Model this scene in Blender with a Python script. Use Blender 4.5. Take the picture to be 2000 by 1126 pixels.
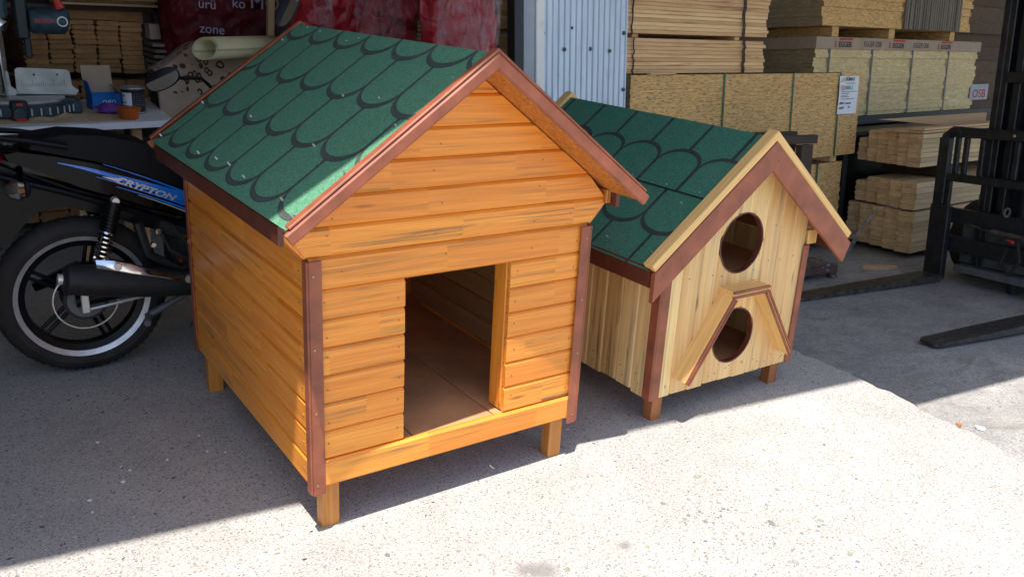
import bpy, math, random
from mathutils import Vector, Matrix, noise
R_ = random.Random(7)
for o in list(bpy.data.objects): bpy.data.objects.remove(o)
SC = bpy.context.scene
COL = SC.collection

# ------------------------------------------------------------------ camera
cam_d = bpy.data.cameras.new('camera'); cam = bpy.data.objects.new('camera', cam_d); COL.objects.link(cam)
cam_d.sensor_width = 36; cam_d.lens = 30.08; cam_d.clip_start = .05; cam_d.clip_end = 400
RIGHT = Vector((.8230947, -.5654711, .0525131)); DOWN = Vector((-.140568, -.292451, -.945893)); FWD = Vector((.5502325, .7711776, -.320202))
CAM = Vector((-.8384, -2.14966, 1.593555))
cam.matrix_world = Matrix.Translation(CAM) @ Matrix((RIGHT, -DOWN, -FWD)).transposed().to_4x4()
SC.camera = cam
# ------------------------------------------------------------------ sky, sun, exposure
SUN = Vector((-.2, -.18, 1)).normalized()
W = bpy.data.worlds.new('World'); SC.world = W; W.use_nodes = True
wn = W.node_tree; bg = wn.nodes['Background']
sky = wn.nodes.new('ShaderNodeTexSky'); sky.sky_type = 'NISHITA'; sky.sun_disc = False
sky.sun_elevation = math.asin(SUN.z); sky.sun_rotation = math.atan2(SUN.x, SUN.y)
wn.links.new(sky.outputs[0], bg.inputs[0]); bg.inputs[1].default_value = .12
sky.dust_density = 1.5; sky.ozone_density = .8; sky.air_density = 1.
sl = bpy.data.lights.new('sun', 'SUN'); sl.energy = 3.7; sl.angle = math.radians(.6); sl.color = (1, .96, .89)
so = bpy.data.objects.new('sun', sl); COL.objects.link(so)
so.rotation_mode = 'QUATERNION'; so.rotation_quaternion = SUN.to_track_quat('Z', 'Y'); so.location = SUN * 20
SC.view_settings.view_transform = 'Standard'; SC.view_settings.look = 'None'
SC.view_settings.gamma = 1; SC.view_settings.use_curve_mapping = False
SC.view_settings.exposure = 1.1
SC.cycles.max_bounces = 8; SC.cycles.diffuse_bounces = 5

# ------------------------------------------------------------------ node helpers
def col(c): return (c[0], c[1], c[2], 1)
class NT:
    def __init__(s, name):
        s.m = bpy.data.materials.new(name); s.m.use_nodes = True; s.t = s.m.node_tree
        s.b = s.t.nodes['Principled BSDF']
    def n(s, typ, _in=None, **kw):
        nd = s.t.nodes.new('ShaderNode' + typ)
        for k, v in kw.items(): setattr(nd, k, v)
        for k, v in (_in or {}).items(): s.put(nd.inputs[k], v)
        return nd
    def put(s, sock, v):
        if hasattr(v, 'node'): s.t.links.new(v, sock)
        else: sock.default_value = v
    def obj(s): return s.n('TexCoord').outputs['Object']
    def math(s, op, a, b=0., c=None):
        nd = s.n('Math', operation=op); s.put(nd.inputs[0], a); s.put(nd.inputs[1], b)
        if c is not None: s.put(nd.inputs[2], c)
        return nd.outputs[0]
    def mp(s, vec, scale=(1, 1, 1), loc=(0, 0, 0)):
        nd = s.n('Mapping', {'Vector': vec}); s.put(nd.inputs['Scale'], scale); s.put(nd.inputs['Location'], loc); return nd.outputs[0]
    def noise(s, vec, scale, detail=4., rough=.55, dist=0.):
        return s.n('TexNoise', {'Vector': vec, 'Scale': scale, 'Detail': detail, 'Roughness': rough, 'Distortion': dist}).outputs[0]
    def vor(s, vec, scale, out=0, feature='F1'):
        return s.n('TexVoronoi', {'Vector': vec, 'Scale': scale}, feature=feature).outputs[out]
    def ramp(s, fac, a, b, ca=0., cb=1.):
        nd = s.n('MapRange', {0: fac, 1: a, 2: b, 3: ca, 4: cb}); nd.clamp = True; return nd.outputs[0]
    def mix(s, fac, a, b, mode='MIX'):
        nd = s.n('Mix', data_type='RGBA', blend_type=mode); s.put(nd.inputs[0], fac)
        for sk, v in ((nd.inputs[6], a), (nd.inputs[7], b)): s.put(sk, col(v) if isinstance(v, tuple) and len(v) == 3 else v)
        return nd.outputs[2]
    def rnd(s): return s.n('ObjectInfo').outputs['Random']
    def bump(s, h, strength=.3, dist=.002):
        s.put(s.b.inputs['Normal'], s.n('Bump', {'Height': h, 'Strength': strength, 'Distance': dist}).outputs[0])
    def out(s, c, rough=.6, **kw):
        s.put(s.b.inputs['Base Color'], col(c) if isinstance(c, tuple) else c); s.put(s.b.inputs['Roughness'], rough)
        for k, v in kw.items(): s.put(s.b.inputs[k.replace('_', ' ')], v)
        return s.m

def mat_plain(name, c, rough=.5, metal=0., var=.12, scale=30, bump=.0, **kw):
    t = NT(name); v = t.obj(); nz = t.noise(v, scale)
    cc = t.mix(t.ramp(nz, .3, .75), tuple(x*(1-var) for x in c), tuple(min(1, x*(1+var)) for x in c))
    if bump: t.bump(nz, bump)
    return t.out(cc, rough, Metallic=metal, **kw)

def mat_wood(name, c1, c2, streak, amt=.5, rough=.4, block=0., tint=.25, gs=1., knots=True, coat=0.):
    """grain runs along local X; every piece gets its own stretch of tree"""
    t = NT(name); r = t.rnd(); v = t.obj()
    off = t.n('CombineXYZ', {0: t.math('MULTIPLY', r, 37.), 1: t.math('MULTIPLY', r, 91.), 2: t.math('MULTIPLY', r, 53.)}).outputs[0]
    v = t.n('VectorMath', {0: v, 1: off}, operation='ADD').outputs[0]
    tone = r
    if block:
        sx = t.n('SeparateXYZ', {0: v})
        zig = t.math('PINGPONG', t.math('ADD', sx.outputs[1], sx.outputs[2]), .006)
        bx = t.math('FLOOR', t.math('DIVIDE', t.math('ADD', sx.outputs[0], zig), block))
        wn_ = t.n('TexWhiteNoise', {'W': t.math('ADD', bx, t.math('MULTIPLY', r, 77.))}, noise_dimensions='1D')
        tone = wn_.outputs[0]
        o2 = t.n('CombineXYZ', {0: 0., 1: t.math('MULTIPLY', tone, 31.), 2: t.math('MULTIPLY', tone, 17.)}).outputs[0]
        v = t.n('VectorMath', {0: v, 1: o2}, operation='ADD').outputs[0]
    g = t.noise(t.mp(v, (.45*gs, 15*gs, 15*gs)), 3., 5., .6, .5)
    fine = t.noise(t.mp(v, (3*gs, 150*gs, 150*gs)), 1., 4., .65)
    ring = t.n('TexWave', {'Vector': t.mp(v, (.06, 1, 1)), 'Scale': 20*gs, 'Distortion': 5., 'Detail': 2., 'Detail Scale': 1.2}, bands_direction='DIAGONAL').outputs[1]
    c = t.mix(t.ramp(g, .32, .68), c1, c2)
    c = t.mix(t.math('MULTIPLY', t.ramp(ring, .6, 1.), .2), c, tuple(x*.55 for x in c1))
    c = t.mix(t.math('MULTIPLY', t.ramp(fine, .48, .66), .3 if block else .42), c, tuple(x*.6 for x in c1))
    c = t.mix(tint, c, t.mix(tone, tuple(x*.55 for x in c1), tuple(min(1, x*1.3) for x in c2)))
    # blue-stained, weathered streaks
    st = t.noise(t.mp(v, (.8, 30, 30)), 1.7, 6., .68, .6)
    bigm = t.noise(t.mp(v, (1.3, 3, 3)), 1.6, 2.)
    sf = t.math('MULTIPLY', t.math('MULTIPLY', t.ramp(st, .50, .66), t.ramp(bigm, .38, .58)), amt)
    if block: sf = t.math('MULTIPLY', sf, t.ramp(tone, .3, .6, .5, 1.))
    c = t.mix(sf, c, streak)
    if knots:
        k = t.vor(t.mp(v, (1.2, 7, 7)), 1.5)
        c = t.mix(t.math('MULTIPLY', t.ramp(k, .085, .02), .75), c, tuple(x*.22 for x in c1))
    t.bump(t.math('ADD', g, fine), .12, .001)
    return t.out(c, t.ramp(g, .2, .8, rough-.06, rough+.12), Coat_Weight=coat, Coat_Roughness=.25)

def mat_osb(name, c, dark=.5, strand=(9, 9, 95), rough=.85, layers=True):
    """pressed strand board: flakes seen on the cut edge lie flat"""
    t = NT(name); v = t.n('VectorMath', {0: t.obj(), 1: t.n('CombineXYZ', {0: t.math('MULTIPLY', t.rnd(), 40.), 1: 0., 2: t.math('MULTIPLY', t.rnd(), 9.)}).outputs[0]}, operation='ADD').outputs[0]
    a = t.noise(t.mp(v, strand), 2.2, 4., .7, .3)
    b = t.vor(t.mp(v, (strand[0]*2, strand[1]*2, strand[2]*1.3)), 1.5, 1)
    cc = t.mix(.3, t.mix(t.ramp(a, .3, .7), tuple(x*.62 for x in c), tuple(min(1, x*1.25) for x in c)),
               t.mix(t.n('SeparateColor', {0: b}).outputs[0], tuple(x*.5 for x in c), tuple(min(1, x*1.3) for x in c)))
    h = t.noise(t.mp(v, (strand[0]*1.5, strand[1]*1.5, strand[2])), 3.1, 3., .6)
    cc = t.mix(t.math('MULTIPLY', t.ramp(h, .53, .61), dark), cc, tuple(x*.16 for x in c))
    big = t.noise(v, 1.3, 2.)
    cc = t.mix(t.math('MULTIPLY', t.ramp(big, .35, .7), .25), cc, tuple(x*.7 for x in c))
    t.bump(a, .35, .003)
    return t.out(cc, rough)

M = {}
M['orange'] = mat_wood('varnished_orange_wood', (.82, .236, .020), (.97, .360, .046), (.22, .11, .032), 1., .36, block=.43, tint=.2, coat=.15)
M['orange_post'] = mat_wood('varnished_orange_post', (.46, .16, .028), (.68, .27, .05), (.16, .08, .025), .5, .4, tint=.2)
M['orange_osb'] = mat_osb('varnished_strand_board', (.56, .20, .035), .7, (30, 30, 30), .5)
M['pine'] = mat_wood('clear_pine', (.87, .475, .165), (.96, .65, .295), (.40, .32, .19), .8, .42, block=0, tint=.34, coat=.08)
M['pine_dirty'] = mat_wood('streaked_pine', (.70, .39, .13), (.90, .57, .23), (.13, .10, .055), 1.0, .5, block=0, tint=.4)
M['pine_trim'] = mat_wood('planed_light_trim', (.84, .47, .15), (.95, .60, .23), (.55, .35, .15), .4, .4, tint=.15)
M['leg2'] = mat_wood('stained_leg', (.33, .11, .034), (.46, .165, .052), (.16, .08, .03), .5, .45, tint=.1, knots=False)
M['brown'] = mat_plain('brown_paint', (.29, .080, .036), .55, var=.3, scale=11, bump=.05, Coat_Weight=.15)
M['darkbrown'] = mat_plain('dark_brown_paint', (.115, .030, .017), .45, var=.25, scale=12, bump=.06)
M['floorply'] = mat_plain('dusty_floor_board', (.56, .27, .12), .7, var=.25, scale=5)
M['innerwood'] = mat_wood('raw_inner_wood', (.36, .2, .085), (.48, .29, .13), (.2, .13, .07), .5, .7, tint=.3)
M['nail'] = mat_plain('galvanised_nail', (.55, .55, .53), .35, .6)
M['screw'] = mat_plain('countersunk_screw', (.26, .17, .08), .4, .5)
M['screwbright'] = mat_plain('brass_screw', (.5, .36, .18), .35, .7)
def mat_granule(name, c, d=.45):
    t = NT(name); v = t.obj(); n1 = t.noise(v, 190., 3., .8); n2 = t.vor(v, 260., 1)
    cc = t.mix(t.ramp(n1, .35, .68), tuple(x*(1-d) for x in c), tuple(min(1, x*(1+d)) for x in c))
    cc = t.mix(.36, cc, t.mix(t.n('SeparateColor', {0: n2}).outputs[0], tuple(x*.3 for x in c), tuple(x*1.7 for x in c)))
    big = t.noise(v, 5., 3.)
    cc = t.mix(t.math('MULTIPLY', t.ramp(big, .4, .7), .12), cc, (.16, .2, .17))
    t.bump(n1, .5, .002)
    return t.out(cc, .9)
M['green'] = mat_granule('green_shingle_granules', (.085, .245, .140))
M['green2'] = mat_granule('deep_green_shingle_granules', (.040, .172, .108))
M['band'] = mat_granule('dark_shingle_granules', (.050, .066, .056))
M['band2'] = mat_granule('black_shingle_granules', (.026, .034, .031))
M['lumber'] = mat_wood('pale_sawn_lumber', (.50, .30, .14), (.70, .46, .25), (.33, .17, .08), .5, .8, tint=.45)
M['lumber2'] = mat_wood('larch_planks', (.82, .45, .19), (.95, .61, .31), (.36, .12, .05), .8, .75, tint=.4)
M['lumberpink'] = mat_wood('spruce_floor_boards', (.64, .42, .21), (.8, .56, .31), (.30, .2, .1), .5, .85, tint=.4)
def mat_endgrain(name, c):
    t = NT(name); r = t.rnd(); v = t.n('VectorMath', {0: t.obj(), 1: t.n('CombineXYZ', {0: t.math('MULTIPLY', r, 9.), 1: t.math('MULTIPLY', r, 23.), 2: t.math('MULTIPLY', r, 31.)}).outputs[0]}, operation='ADD').outputs[0]
    n1 = t.noise(t.mp(v, (5, 40, 60)), 1.5, 4., .6, .6); n2 = t.noise(v, 12., 3.)
    cc = t.mix(t.ramp(n1, .3, .7), tuple(x*.6 for x in c), tuple(min(1, x*1.2) for x in c))
    cc = t.mix(.38, cc, t.mix(r, tuple(x*.55 for x in c), tuple(min(1, x*1.2) for x in c)))
    cc = t.mix(t.math('MULTIPLY', t.ramp(n2, .5, .7), .4), cc, tuple(x*.35 for x in c))
    t.bump(n1, .4, .003)
    return t.out(cc, .9)
M['endpale'] = mat_endgrain('pale_board_ends', (.78, .52, .26))
M['endbrown'] = mat_endgrain('brown_board_ends', (.50, .25, .10))
M['endshade'] = mat_endgrain('dull_dark_board_ends', (.13, .08, .045))
M['osb'] = mat_osb('strand_board_edges', (.82, .485, .185), .75, (4.5, 4.5, 36))
M['osbpale'] = mat_osb('pale_strand_board_edges', (.84, .62, .32), .3, (4.5, 4.5, 36))
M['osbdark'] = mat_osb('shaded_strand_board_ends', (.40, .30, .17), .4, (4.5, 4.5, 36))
M['card'] = mat_plain('cardboard', (.42, .31, .22), .9, var=.1, scale=8)
M['greenstrap'] = mat_plain('green_strap', (.02, .13, .07), .4)
M['blackstrap'] = mat_plain('dark_strap', (.05, .058, .066), .4)
M['white'] = mat_plain('white_paper', (.78, .80, .84), .8, var=.03)
M['ink'] = mat_plain('black_ink', (.04, .035, .035), .8)
M['redink'] = mat_plain('red_ink', (.55, .045, .03), .8)
M['greenink'] = mat_plain('green_ink', (.03, .3, .13), .8)
M['pinkink'] = mat_plain('pink_ink', (.7, .2, .3), .8)
M['yellowink'] = mat_plain('yellow_ink', (.75, .6, .1), .8)
M['blacksteel'] = mat_plain('worn_black_steel', (.022, .023, .025), .5, .3, var=.5, scale=18, bump=.15)
M['forksteel'] = mat_plain('scuffed_fork_steel', (.085, .078, .07), .42, .5, var=.6, scale=22, bump=.2)
M['greysteel'] = mat_plain('dusty_grey_steel', (.13, .135, .14), .6, .3, var=.4, scale=9, bump=.1)
M['blackpaint'] = mat_plain('black_post_paint', (.012, .013, .017), .45, var=.2)
M['twine'] = mat_plain('dark_twine', (.055, .04, .05), .8)
M['chrome'] = mat_plain('chrome', (.8, .8, .82), .12, 1., var=.05)
M['alloy'] = mat_plain('dull_rim_alloy', (.72, .7, .68), .38, .6, var=.15)
M['rubber'] = mat_plain('dusty_tyre_rubber', (.032, .028, .026), .75, var=.35, scale=12, bump=.2, Specular_IOR_Level=.25)
M['blackplastic'] = mat_plain('black_plastic', (.005, .005, .006), .34, var=.3, scale=25, Specular_IOR_Level=.18)
M['glossblack'] = mat_plain('gloss_black_panel', (.003, .003, .004), .10, var=.2, Specular_IOR_Level=.16)
M['seat'] = mat_plain('seat_vinyl', (.006, .0065, .009), .5, var=.2, scale=60, bump=.1, Specular_IOR_Level=.15)
M['blue'] = mat_plain('blue_decal', (.010, .19, .74), .2, var=.1, Coat_Weight=.5)
M['silver'] = mat_plain('silver_lettering', (.52, .53, .55), .3, .4)
M['redlens'] = mat_plain('red_lens', (.6, .012, .02), .15, var=.1, Coat_Weight=.5)
M['mirror'] = mat_plain('mirror_glass', (.85, .86, .86), .04, 1., var=.01)
M['exhaust'] = mat_plain('matt_black_exhaust', (.018, .018, .019), .55, .2, var=.3)
def _t():
    t = NT('white_melamine'); v = t.obj(); sp = t.noise(v, 160., 2.); b = t.noise(v, 4., 3.)
    c = t.mix(t.ramp(b, .35, .7), (.88, .88, .9), (.76, .75, .74)); c = t.mix(t.math('MULTIPLY', t.ramp(sp, .62, .7), .5), c, (.3, .26, .24))
    return t.out(c, .45)
M['melamine'] = _t()
M['sawteal'] = mat_plain('dusty_blue_green_casting', (.030, .062, .080), .55, .1, var=.5, scale=22, bump=.1)
M['sawdark'] = mat_plain('dark_saw_plastic', (.012, .017, .021), .5, var=.3)
M['sawalu'] = mat_plain('worn_aluminium', (.55, .54, .5), .5, .4, var=.25, scale=10)
M['sawred'] = mat_plain('red_plastic', (.5, .03, .03), .4)
M['dust'] = mat_plain('sawdust', (.60, .43, .26), .95, var=.2, scale=40, bump=.4)
M['bluebox'] = mat_plain('blue_carton', (.008, .17, .56), .5, var=.06)
M['purple'] = mat_plain('purple_foil', (.12, .03, .25), .3, var=.25, scale=40)
M['orangeplastic'] = mat_plain('orange_tub', (.62, .13, .02), .3, var=.25, scale=16, Transmission_Weight=.25)
M['tin'] = mat_plain('tin_lid', (.6, .6, .6), .3, .8)
M['canblack'] = mat_plain('black_can_print', (.022, .024, .028), .35)
M['foam'] = mat_plain('yellowed_foam', (.62, .54, .32), .75, var=.15, scale=6)
M['darkwood'] = mat_wood('dark_stained_trestle', (.05, .03, .022), (.09, .055, .04), (.02, .014, .01), .6, .6, tint=.2)
M['darkboards'] = mat_wood('dim_grey_boards', (.16, .14, .11), (.25, .21, .16), (.08, .07, .06), .5, .85, tint=.4)
def _t():
    t = NT('paint_spattered_wood'); v = t.obj(); n1 = t.noise(v, 26., 4., .6, .8); n2 = t.noise(v, 9., 3.)
    c = t.mix(t.ramp(n2, .3, .7), (.05, .026, .022), (.12, .07, .06)); c = t.mix(t.math('MULTIPLY', t.ramp(n1, .58, .64), .8), c, (.5, .47, .46))
    return t.out(c, .45)
M['paintwood'] = _t()
M['wallpaint'] = mat_plain('grubby_block_wall', (.09, .08, .07), .9, var=.3, scale=3)
M['roofsheet'] = mat_plain('shed_roof_sheet', (.5, .5, .49), .7, var=.2, scale=3)
M['greypost'] = mat_plain('grey_post_paint', (.34, .37, .41), .5, var=.15, scale=8)
def _t():
    t = NT('rust_flecked_cream_paint'); v = t.obj(); n1 = t.noise(v, 7., 4., .6); n2 = t.noise(t.mp(v, (1, 1, .3)), 22., 4.)
    c = t.mix(t.ramp(n1, .55, .8), (.86, .85, .80), (.72, .58, .38)); c = t.mix(t.math('MULTIPLY', t.ramp(n2, .66, .74), .8), c, (.16, .075, .035))
    return t.out(c, .5)
M['cream'] = _t()
def _t():
    t = NT('galvanised_corrugated_sheet'); v = t.obj(); n1 = t.noise(t.mp(v, (6, 6, .9)), 2.5, 4., .6); n2 = t.noise(v, 9., 3.)
    c = t.mix(t.ramp(n1, .3, .7), (.52, .60, .68), (.66, .74, .82)); c = t.mix(t.math('MULTIPLY', t.ramp(n2, .6, .78), .45), c, (.36, .40, .44))
    return t.out(c, .42, Metallic=.25)
M['sheet'] = _t()
def mat_film(name, c, alpha, rough=.18, spec=.5):
    t = NT(name); v = t.obj(); n1 = t.noise(v, 4., 3., .5, .6); fac = t.vor(t.n('VectorMath', {0: v, 1: t.n('VectorMath', {0: t.n('TexNoise', {'Vector': v, 'Scale': 5.}).outputs[1], 1: (.12, .12, .12)}, operation='MULTIPLY').outputs[0]}, operation='ADD').outputs[0], 9.)
    st = t.noise(t.mp(v, (11, 11, 4)), 1.6, 5., .65, 2.2)
    t.bump(t.math('ADD', fac, t.math('MULTIPLY', st, .25)), 1., .05)
    return t.out(t.mix(t.ramp(n1, .3, .7), tuple(x*.6 for x in c), c), rough, Alpha=(alpha if alpha == 1 else t.ramp(st, .42, .68, alpha*.12, alpha)), Specular_IOR_Level=spec)
M['redfilm'] = mat_film('red_packaging_film', (.46, .020, .032), 1, .14)
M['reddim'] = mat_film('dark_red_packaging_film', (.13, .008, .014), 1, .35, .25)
M['clearfilm'] = mat_film('milky_clear_film', (.50, .40, .42), .34)
M['greyfilm'] = mat_film('dusty_clear_wrap', (.42, .43, .45), .7, .3)
M['filmprint'] = mat_plain('pale_film_print', (.36, .32, .42), .5)
def _t():
    t = NT('patterned_carpet'); v = t.obj(); v = t.n('VectorMath', {0: v, 1: t.n('VectorMath', {0: t.n('TexNoise', {'Vector': v, 'Scale': 7.}).outputs[1], 1: (.04, .04, .04)}, operation='MULTIPLY').outputs[0]}, operation='ADD').outputs[0]
    a = t.vor(v, 4.2); b = t.vor(v, 19.); z = t.noise(v, 2.2, 2.)
    ring = t.ramp(t.math('ABSOLUTE', t.math('SUBTRACT', b, .32)), .12, .08)
    core = t.ramp(b, .09, .07)
    motif = t.math('MULTIPLY', t.math('MAXIMUM', ring, core), t.ramp(a, .60, .56))
    motif = t.math('MULTIPLY', motif, t.ramp(z, .34, .40, .25, 1.))
    c = t.mix(motif, (.40, .295, .21), (.045, .018, .014))
    c = t.mix(t.math('MULTIPLY', t.ramp(z, .5, .65), .5), c, (.20, .115, .085))
    t.bump(t.noise(v, 200., 2.), .5, .004)
    return t.out(c, .95)
M['carpet'] = _t()

def mat_concrete(name, base, stain, specks=1., wear=None, blotch=0.):
    t = NT(name); v = t.obj()
    n1 = t.noise(v, 1.1, 5., .6); n2 = t.noise(v, 14., 5., .7); n3 = t.noise(v, 170., 3., .7); n4 = t.noise(v, 3.6, 5., .65)
    c = t.mix(t.ramp(n2, .3, .7), tuple(x*.86 for x in base), tuple(min(1, x*1.1) for x in base))
    c = t.mix(t.math('MULTIPLY', t.ramp(n1, .38, .62), .75), c, stain)
    c = t.mix(t.math('MULTIPLY', t.ramp(n4, .50, .68), .42), c, tuple(x*.72 for x in stain))
    c = t.mix(t.math('MULTIPLY', t.ramp(n3, .5, .7), .5), c, tuple(x*.45 for x in base))
    salt = t.noise(v, 130., 2., .7); c = t.mix(t.math('MULTIPLY', t.ramp(salt, .57, .66), .5), c, tuple(min(1, x*1.45) for x in base))
    pep = t.noise(v, 95., 2., .7); c = t.mix(t.math('MULTIPLY', t.ramp(pep, .575, .645), .8), c, tuple(x*.34 for x in base))
    # exposed stones of several sizes, each with its own tint
    wobble = t.n('VectorMath', {0: v, 1: t.n('VectorMath', {0: t.n('TexNoise', {'Vector': v, 'Scale': 60.}).outputs[1], 1: (.012, .012, .012)}, operation='MULTIPLY').outputs[0]}, operation='ADD').outputs[0]
    hgt = n2
    for sc, th, keep, amt, cd, cl in ((210., .36, .24, .7, (.07, .068, .075), (.42, .40, .40)), (95., .32, .36, .9, (.075, .075, .085), (.55, .45, .38)), (42., .27, .70, .8, (.13, .14, .15), (.62, .52, .44))):
        d = t.vor(wobble, sc, 0); cc = t.n('SeparateColor', {0: t.vor(wobble, sc, 1)})
        patch = t.noise(v, 2.3 if sc > 60 else 1.4, 3.)
        m = t.math('MULTIPLY', t.ramp(d, th, th*.72), t.math('GREATER_THAN', t.math('ADD', cc.outputs[0], t.math('MULTIPLY', t.math('SUBTRACT', patch, .5), .7)), keep))
        m = t.math('MULTIPLY', m, amt*specks)
        c = t.mix(m, c, t.mix(t.math('POWER', cc.outputs[1], 1.6), cd, cl))
    if blotch:
        bl_ = t.noise(t.mp(v, (4, 6, 4)), 1.4, 6., .7, .6); c = t.mix(t.math('MULTIPLY', t.ramp(bl_, .48, .66), blotch), c, tuple(x*.4 for x in base))
        dk = t.noise(v, 34., 3., .7, .5); c = t.mix(t.math('MULTIPLY', t.ramp(dk, .58, .66), blotch), c, tuple(x*.25 for x in base))
    if wear:
        for (wx, wy, r) in wear:
            dist = t.n('VectorMath', {0: v, 1: (wx, wy, 0)}, operation='DISTANCE').outputs[1]
            c = t.mix(t.math('MULTIPLY', t.ramp(dist, r, r*.3), .75), c, (.17, .16, .155))
    # pale scrape marks
    sc_ = t.noise(t.mp(v, (1.4, 22, 1)), 1.1, 4., .6, .4)
    c = t.mix(t.math('MULTIPLY', t.ramp(sc_, .66, .74), .35), c, tuple(min(1, x*1.35) for x in base))
    t.bump(t.math('ADD', t.math('MULTIPLY', n3, .5), n2), .35, .004)
    return t.out(c, .9)
M['slab'] = mat_concrete('worn_exposed_aggregate_concrete', (.44, .418, .388), (.345, .33, .307), 1., [(.808, -.525, .03), (.515, -.495, .06), (.47, -.47, .05)])
M['lowfloor'] = mat_concrete('smooth_grey_yard_concrete', (.43, .41, .38), (.25, .246, .24), .9, None, .55)

# ------------------------------------------------------------------ mesh helpers
class MB:
    def __init__(s): s.v = []; s.f = []; s.mi = []
    def add(s, vs, fs, mi=0, mat=None):
        o = len(s.v)
        s.v += [tuple(mat @ Vector(p)) if mat else tuple(p) for p in vs]
        s.f += [[i+o for i in f] for f in fs]; s.mi += [mi]*len(fs)
    def box(s, a, b, mi=0, ch=0., mat=None):
        a = Vector(a); b = Vector(b); c = (a+b)/2; h = (b-a)/2
        if ch <= 0:
            vs = [(c.x+x*h.x, c.y+y*h.y, c.z+z*h.z) for x in (-1, 1) for y in (-1, 1) for z in (-1, 1)]
            s.add(vs, [(0, 1, 3, 2), (4, 6, 7, 5), (0, 4, 5, 1), (2, 3, 7, 6), (0, 2, 6, 4), (1, 5, 7, 3)], mi, mat); return
        ch = min(ch, abs(h.x)*.9, abs(h.y)*.9, abs(h.z)*.9)
        # octagonal-section prism with chamfered caps
        prof = [(-h.y+ch, -h.z), (h.y-ch, -h.z), (h.y, -h.z+ch), (h.y, h.z-ch), (h.y-ch, h.z), (-h.y+ch, h.z), (-h.y, h.z-ch), (-h.y, -h.z+ch)]
        rings = []
        for x, k in ((-h.x, 1.), (-h.x+ch, 0.), (h.x-ch, 0.), (h.x, 1.)):
            fy = (h.y-ch*k)/h.y; fz = (h.z-ch*k)/h.z
            rings.append([(c.x+x, c.y+py*fy, c.z+pz*fz) for py, pz in prof])
        s.loft(rings, mi, mat=mat)
    def loft(s, rings, mi=0, cap=True, closed=True, mat=None):
        n = len(rings[0]); vs = [p for r in rings for p in r]; fs = []
        for i in range(len(rings)-1):
            for j in range(n if closed else n-1):
                k = (j+1) % n; fs.append((i*n+j, i*n+k, (i+1)*n+k, (i+1)*n+j))
        if cap: fs += [tuple(range(n-1, -1, -1)), tuple((len(rings)-1)*n+j for j in range(n))]
        s.add(vs, fs, mi, mat)
    def cyl(s, p0, p1, r0, r1=None, n=14, mi=0, mat=None, cap=True):
        s.tube([p0, p1], [r0, r0 if r1 is None else r1], n, mi, mat, cap)
    def tube(s, pts, rad, n=8, mi=0, mat=None, cap=True, flat=1.):
        pts = [Vector(p) for p in pts]; rad = rad if isinstance(rad, (list, tuple)) else [rad]*len(pts)
        rings = []; up = None
        for i, p in enumerate(pts):
            d = (pts[min(i+1, len(pts)-1)]-pts[max(i-1, 0)]).normalized()
            if up is None: up = Vector((0, 0, 1)) if abs(d.z) < .9 else Vector((1, 0, 0))
            a = d.cross(up).normalized(); b = a.cross(d).normalized(); up = b
            rings.append([p+(a*math.cos(2*math.pi*k/n)+b*math.sin(2*math.pi*k/n)*flat)*rad[i] for k in range(n)])
        s.loft(rings, mi, cap, True, mat)
    def prism(s, poly, d, mi=0, mat=None):
        """poly of 3D points, extruded by vector d"""
        n = len(poly); d = Vector(d); vs = [Vector(p) for p in poly]+[Vector(p)+d for p in poly]
        fs = [tuple(range(n-1, -1, -1)), tuple(range(n, 2*n))]+[(j, (j+1) % n, n+(j+1) % n, n+j) for j in range(n)]
        s.add(vs, fs, mi, mat)
    def lathe(s, prof, c, axis='z', n=28, mi=0, mat=None):
        """closed profile (r, h) swept round an axis through c"""
        rings = []
        for k in range(n+1):
            a = 2*math.pi*k/n; ca, sa = math.cos(a), math.sin(a)
            rings.append([(c[0]+r*ca, c[1]+r*sa, c[2]+h) if axis == 'z' else (c[0]+r*ca, c[1]+h, c[2]+r*sa) for r, h in prof])
        s.loft(rings, mi, False, True, mat)
    def grid(s, fn, nu, nv, mi=0):
        vs = [fn(i/nu, j/nv) for i in range(nu+1) for j in range(nv+1)]
        s.add(vs, [(i*(nv+1)+j, (i+1)*(nv+1)+j, (i+1)*(nv+1)+j+1, i*(nv+1)+j+1) for i in range(nu) for j in range(nv)], mi)

ID = Matrix.Identity(4)
# the yard inside the shop stands level; the apron the houses stand on slopes, which tilts the one against the other
TT = Matrix(((.99985898, .01672523, .00151055), (-.01651174, .99551222, -.0931814), (-.00306225, .0931433, .995648)))
PV = Vector((.5, .3, 0))
RB = Matrix.Translation(PV) @ TT.transposed().to_4x4() @ Matrix.Translation(-PV)

def setp(o, label=None, cat=None, group=None, kind=None):
    if label: o['label'] = label
    if cat: o['category'] = cat
    if group: o['group'] = group
    if kind: o['kind'] = kind
    return o
def thing(name, label, cat, loc=(0, 0, 0), frame=ID, rz=0., group=None):
    o = bpy.data.objects.new(name, None); COL.objects.link(o); o.empty_display_size = .1
    o.matrix_world = frame @ Matrix.Translation(loc) @ Matrix.Rotation(rz, 4, 'Z')
    return setp(o, label, cat, group)
def mesh(name, mb, mats, smooth=False, recalc=True):
    me = bpy.data.meshes.new(name); me.from_pydata(mb.v, [], mb.f)
    for m in (mats if isinstance(mats, (list, tuple)) else [mats]): me.materials.append(M[m] if isinstance(m, str) else m)
    me.polygons.foreach_set('material_index', mb.mi)
    if recalc:
        import bmesh
        b = bmesh.new(); b.from_mesh(me); bmesh.ops.recalc_face_normals(b, faces=b.faces); b.to_mesh(me); b.free()
    if smooth:
        me.polygons.foreach_set('use_smooth', [True]*len(me.polygons))
        try: me.set_sharp_from_angle(angle=math.radians(38))
        except Exception: pass
    me.update(); return me
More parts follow.
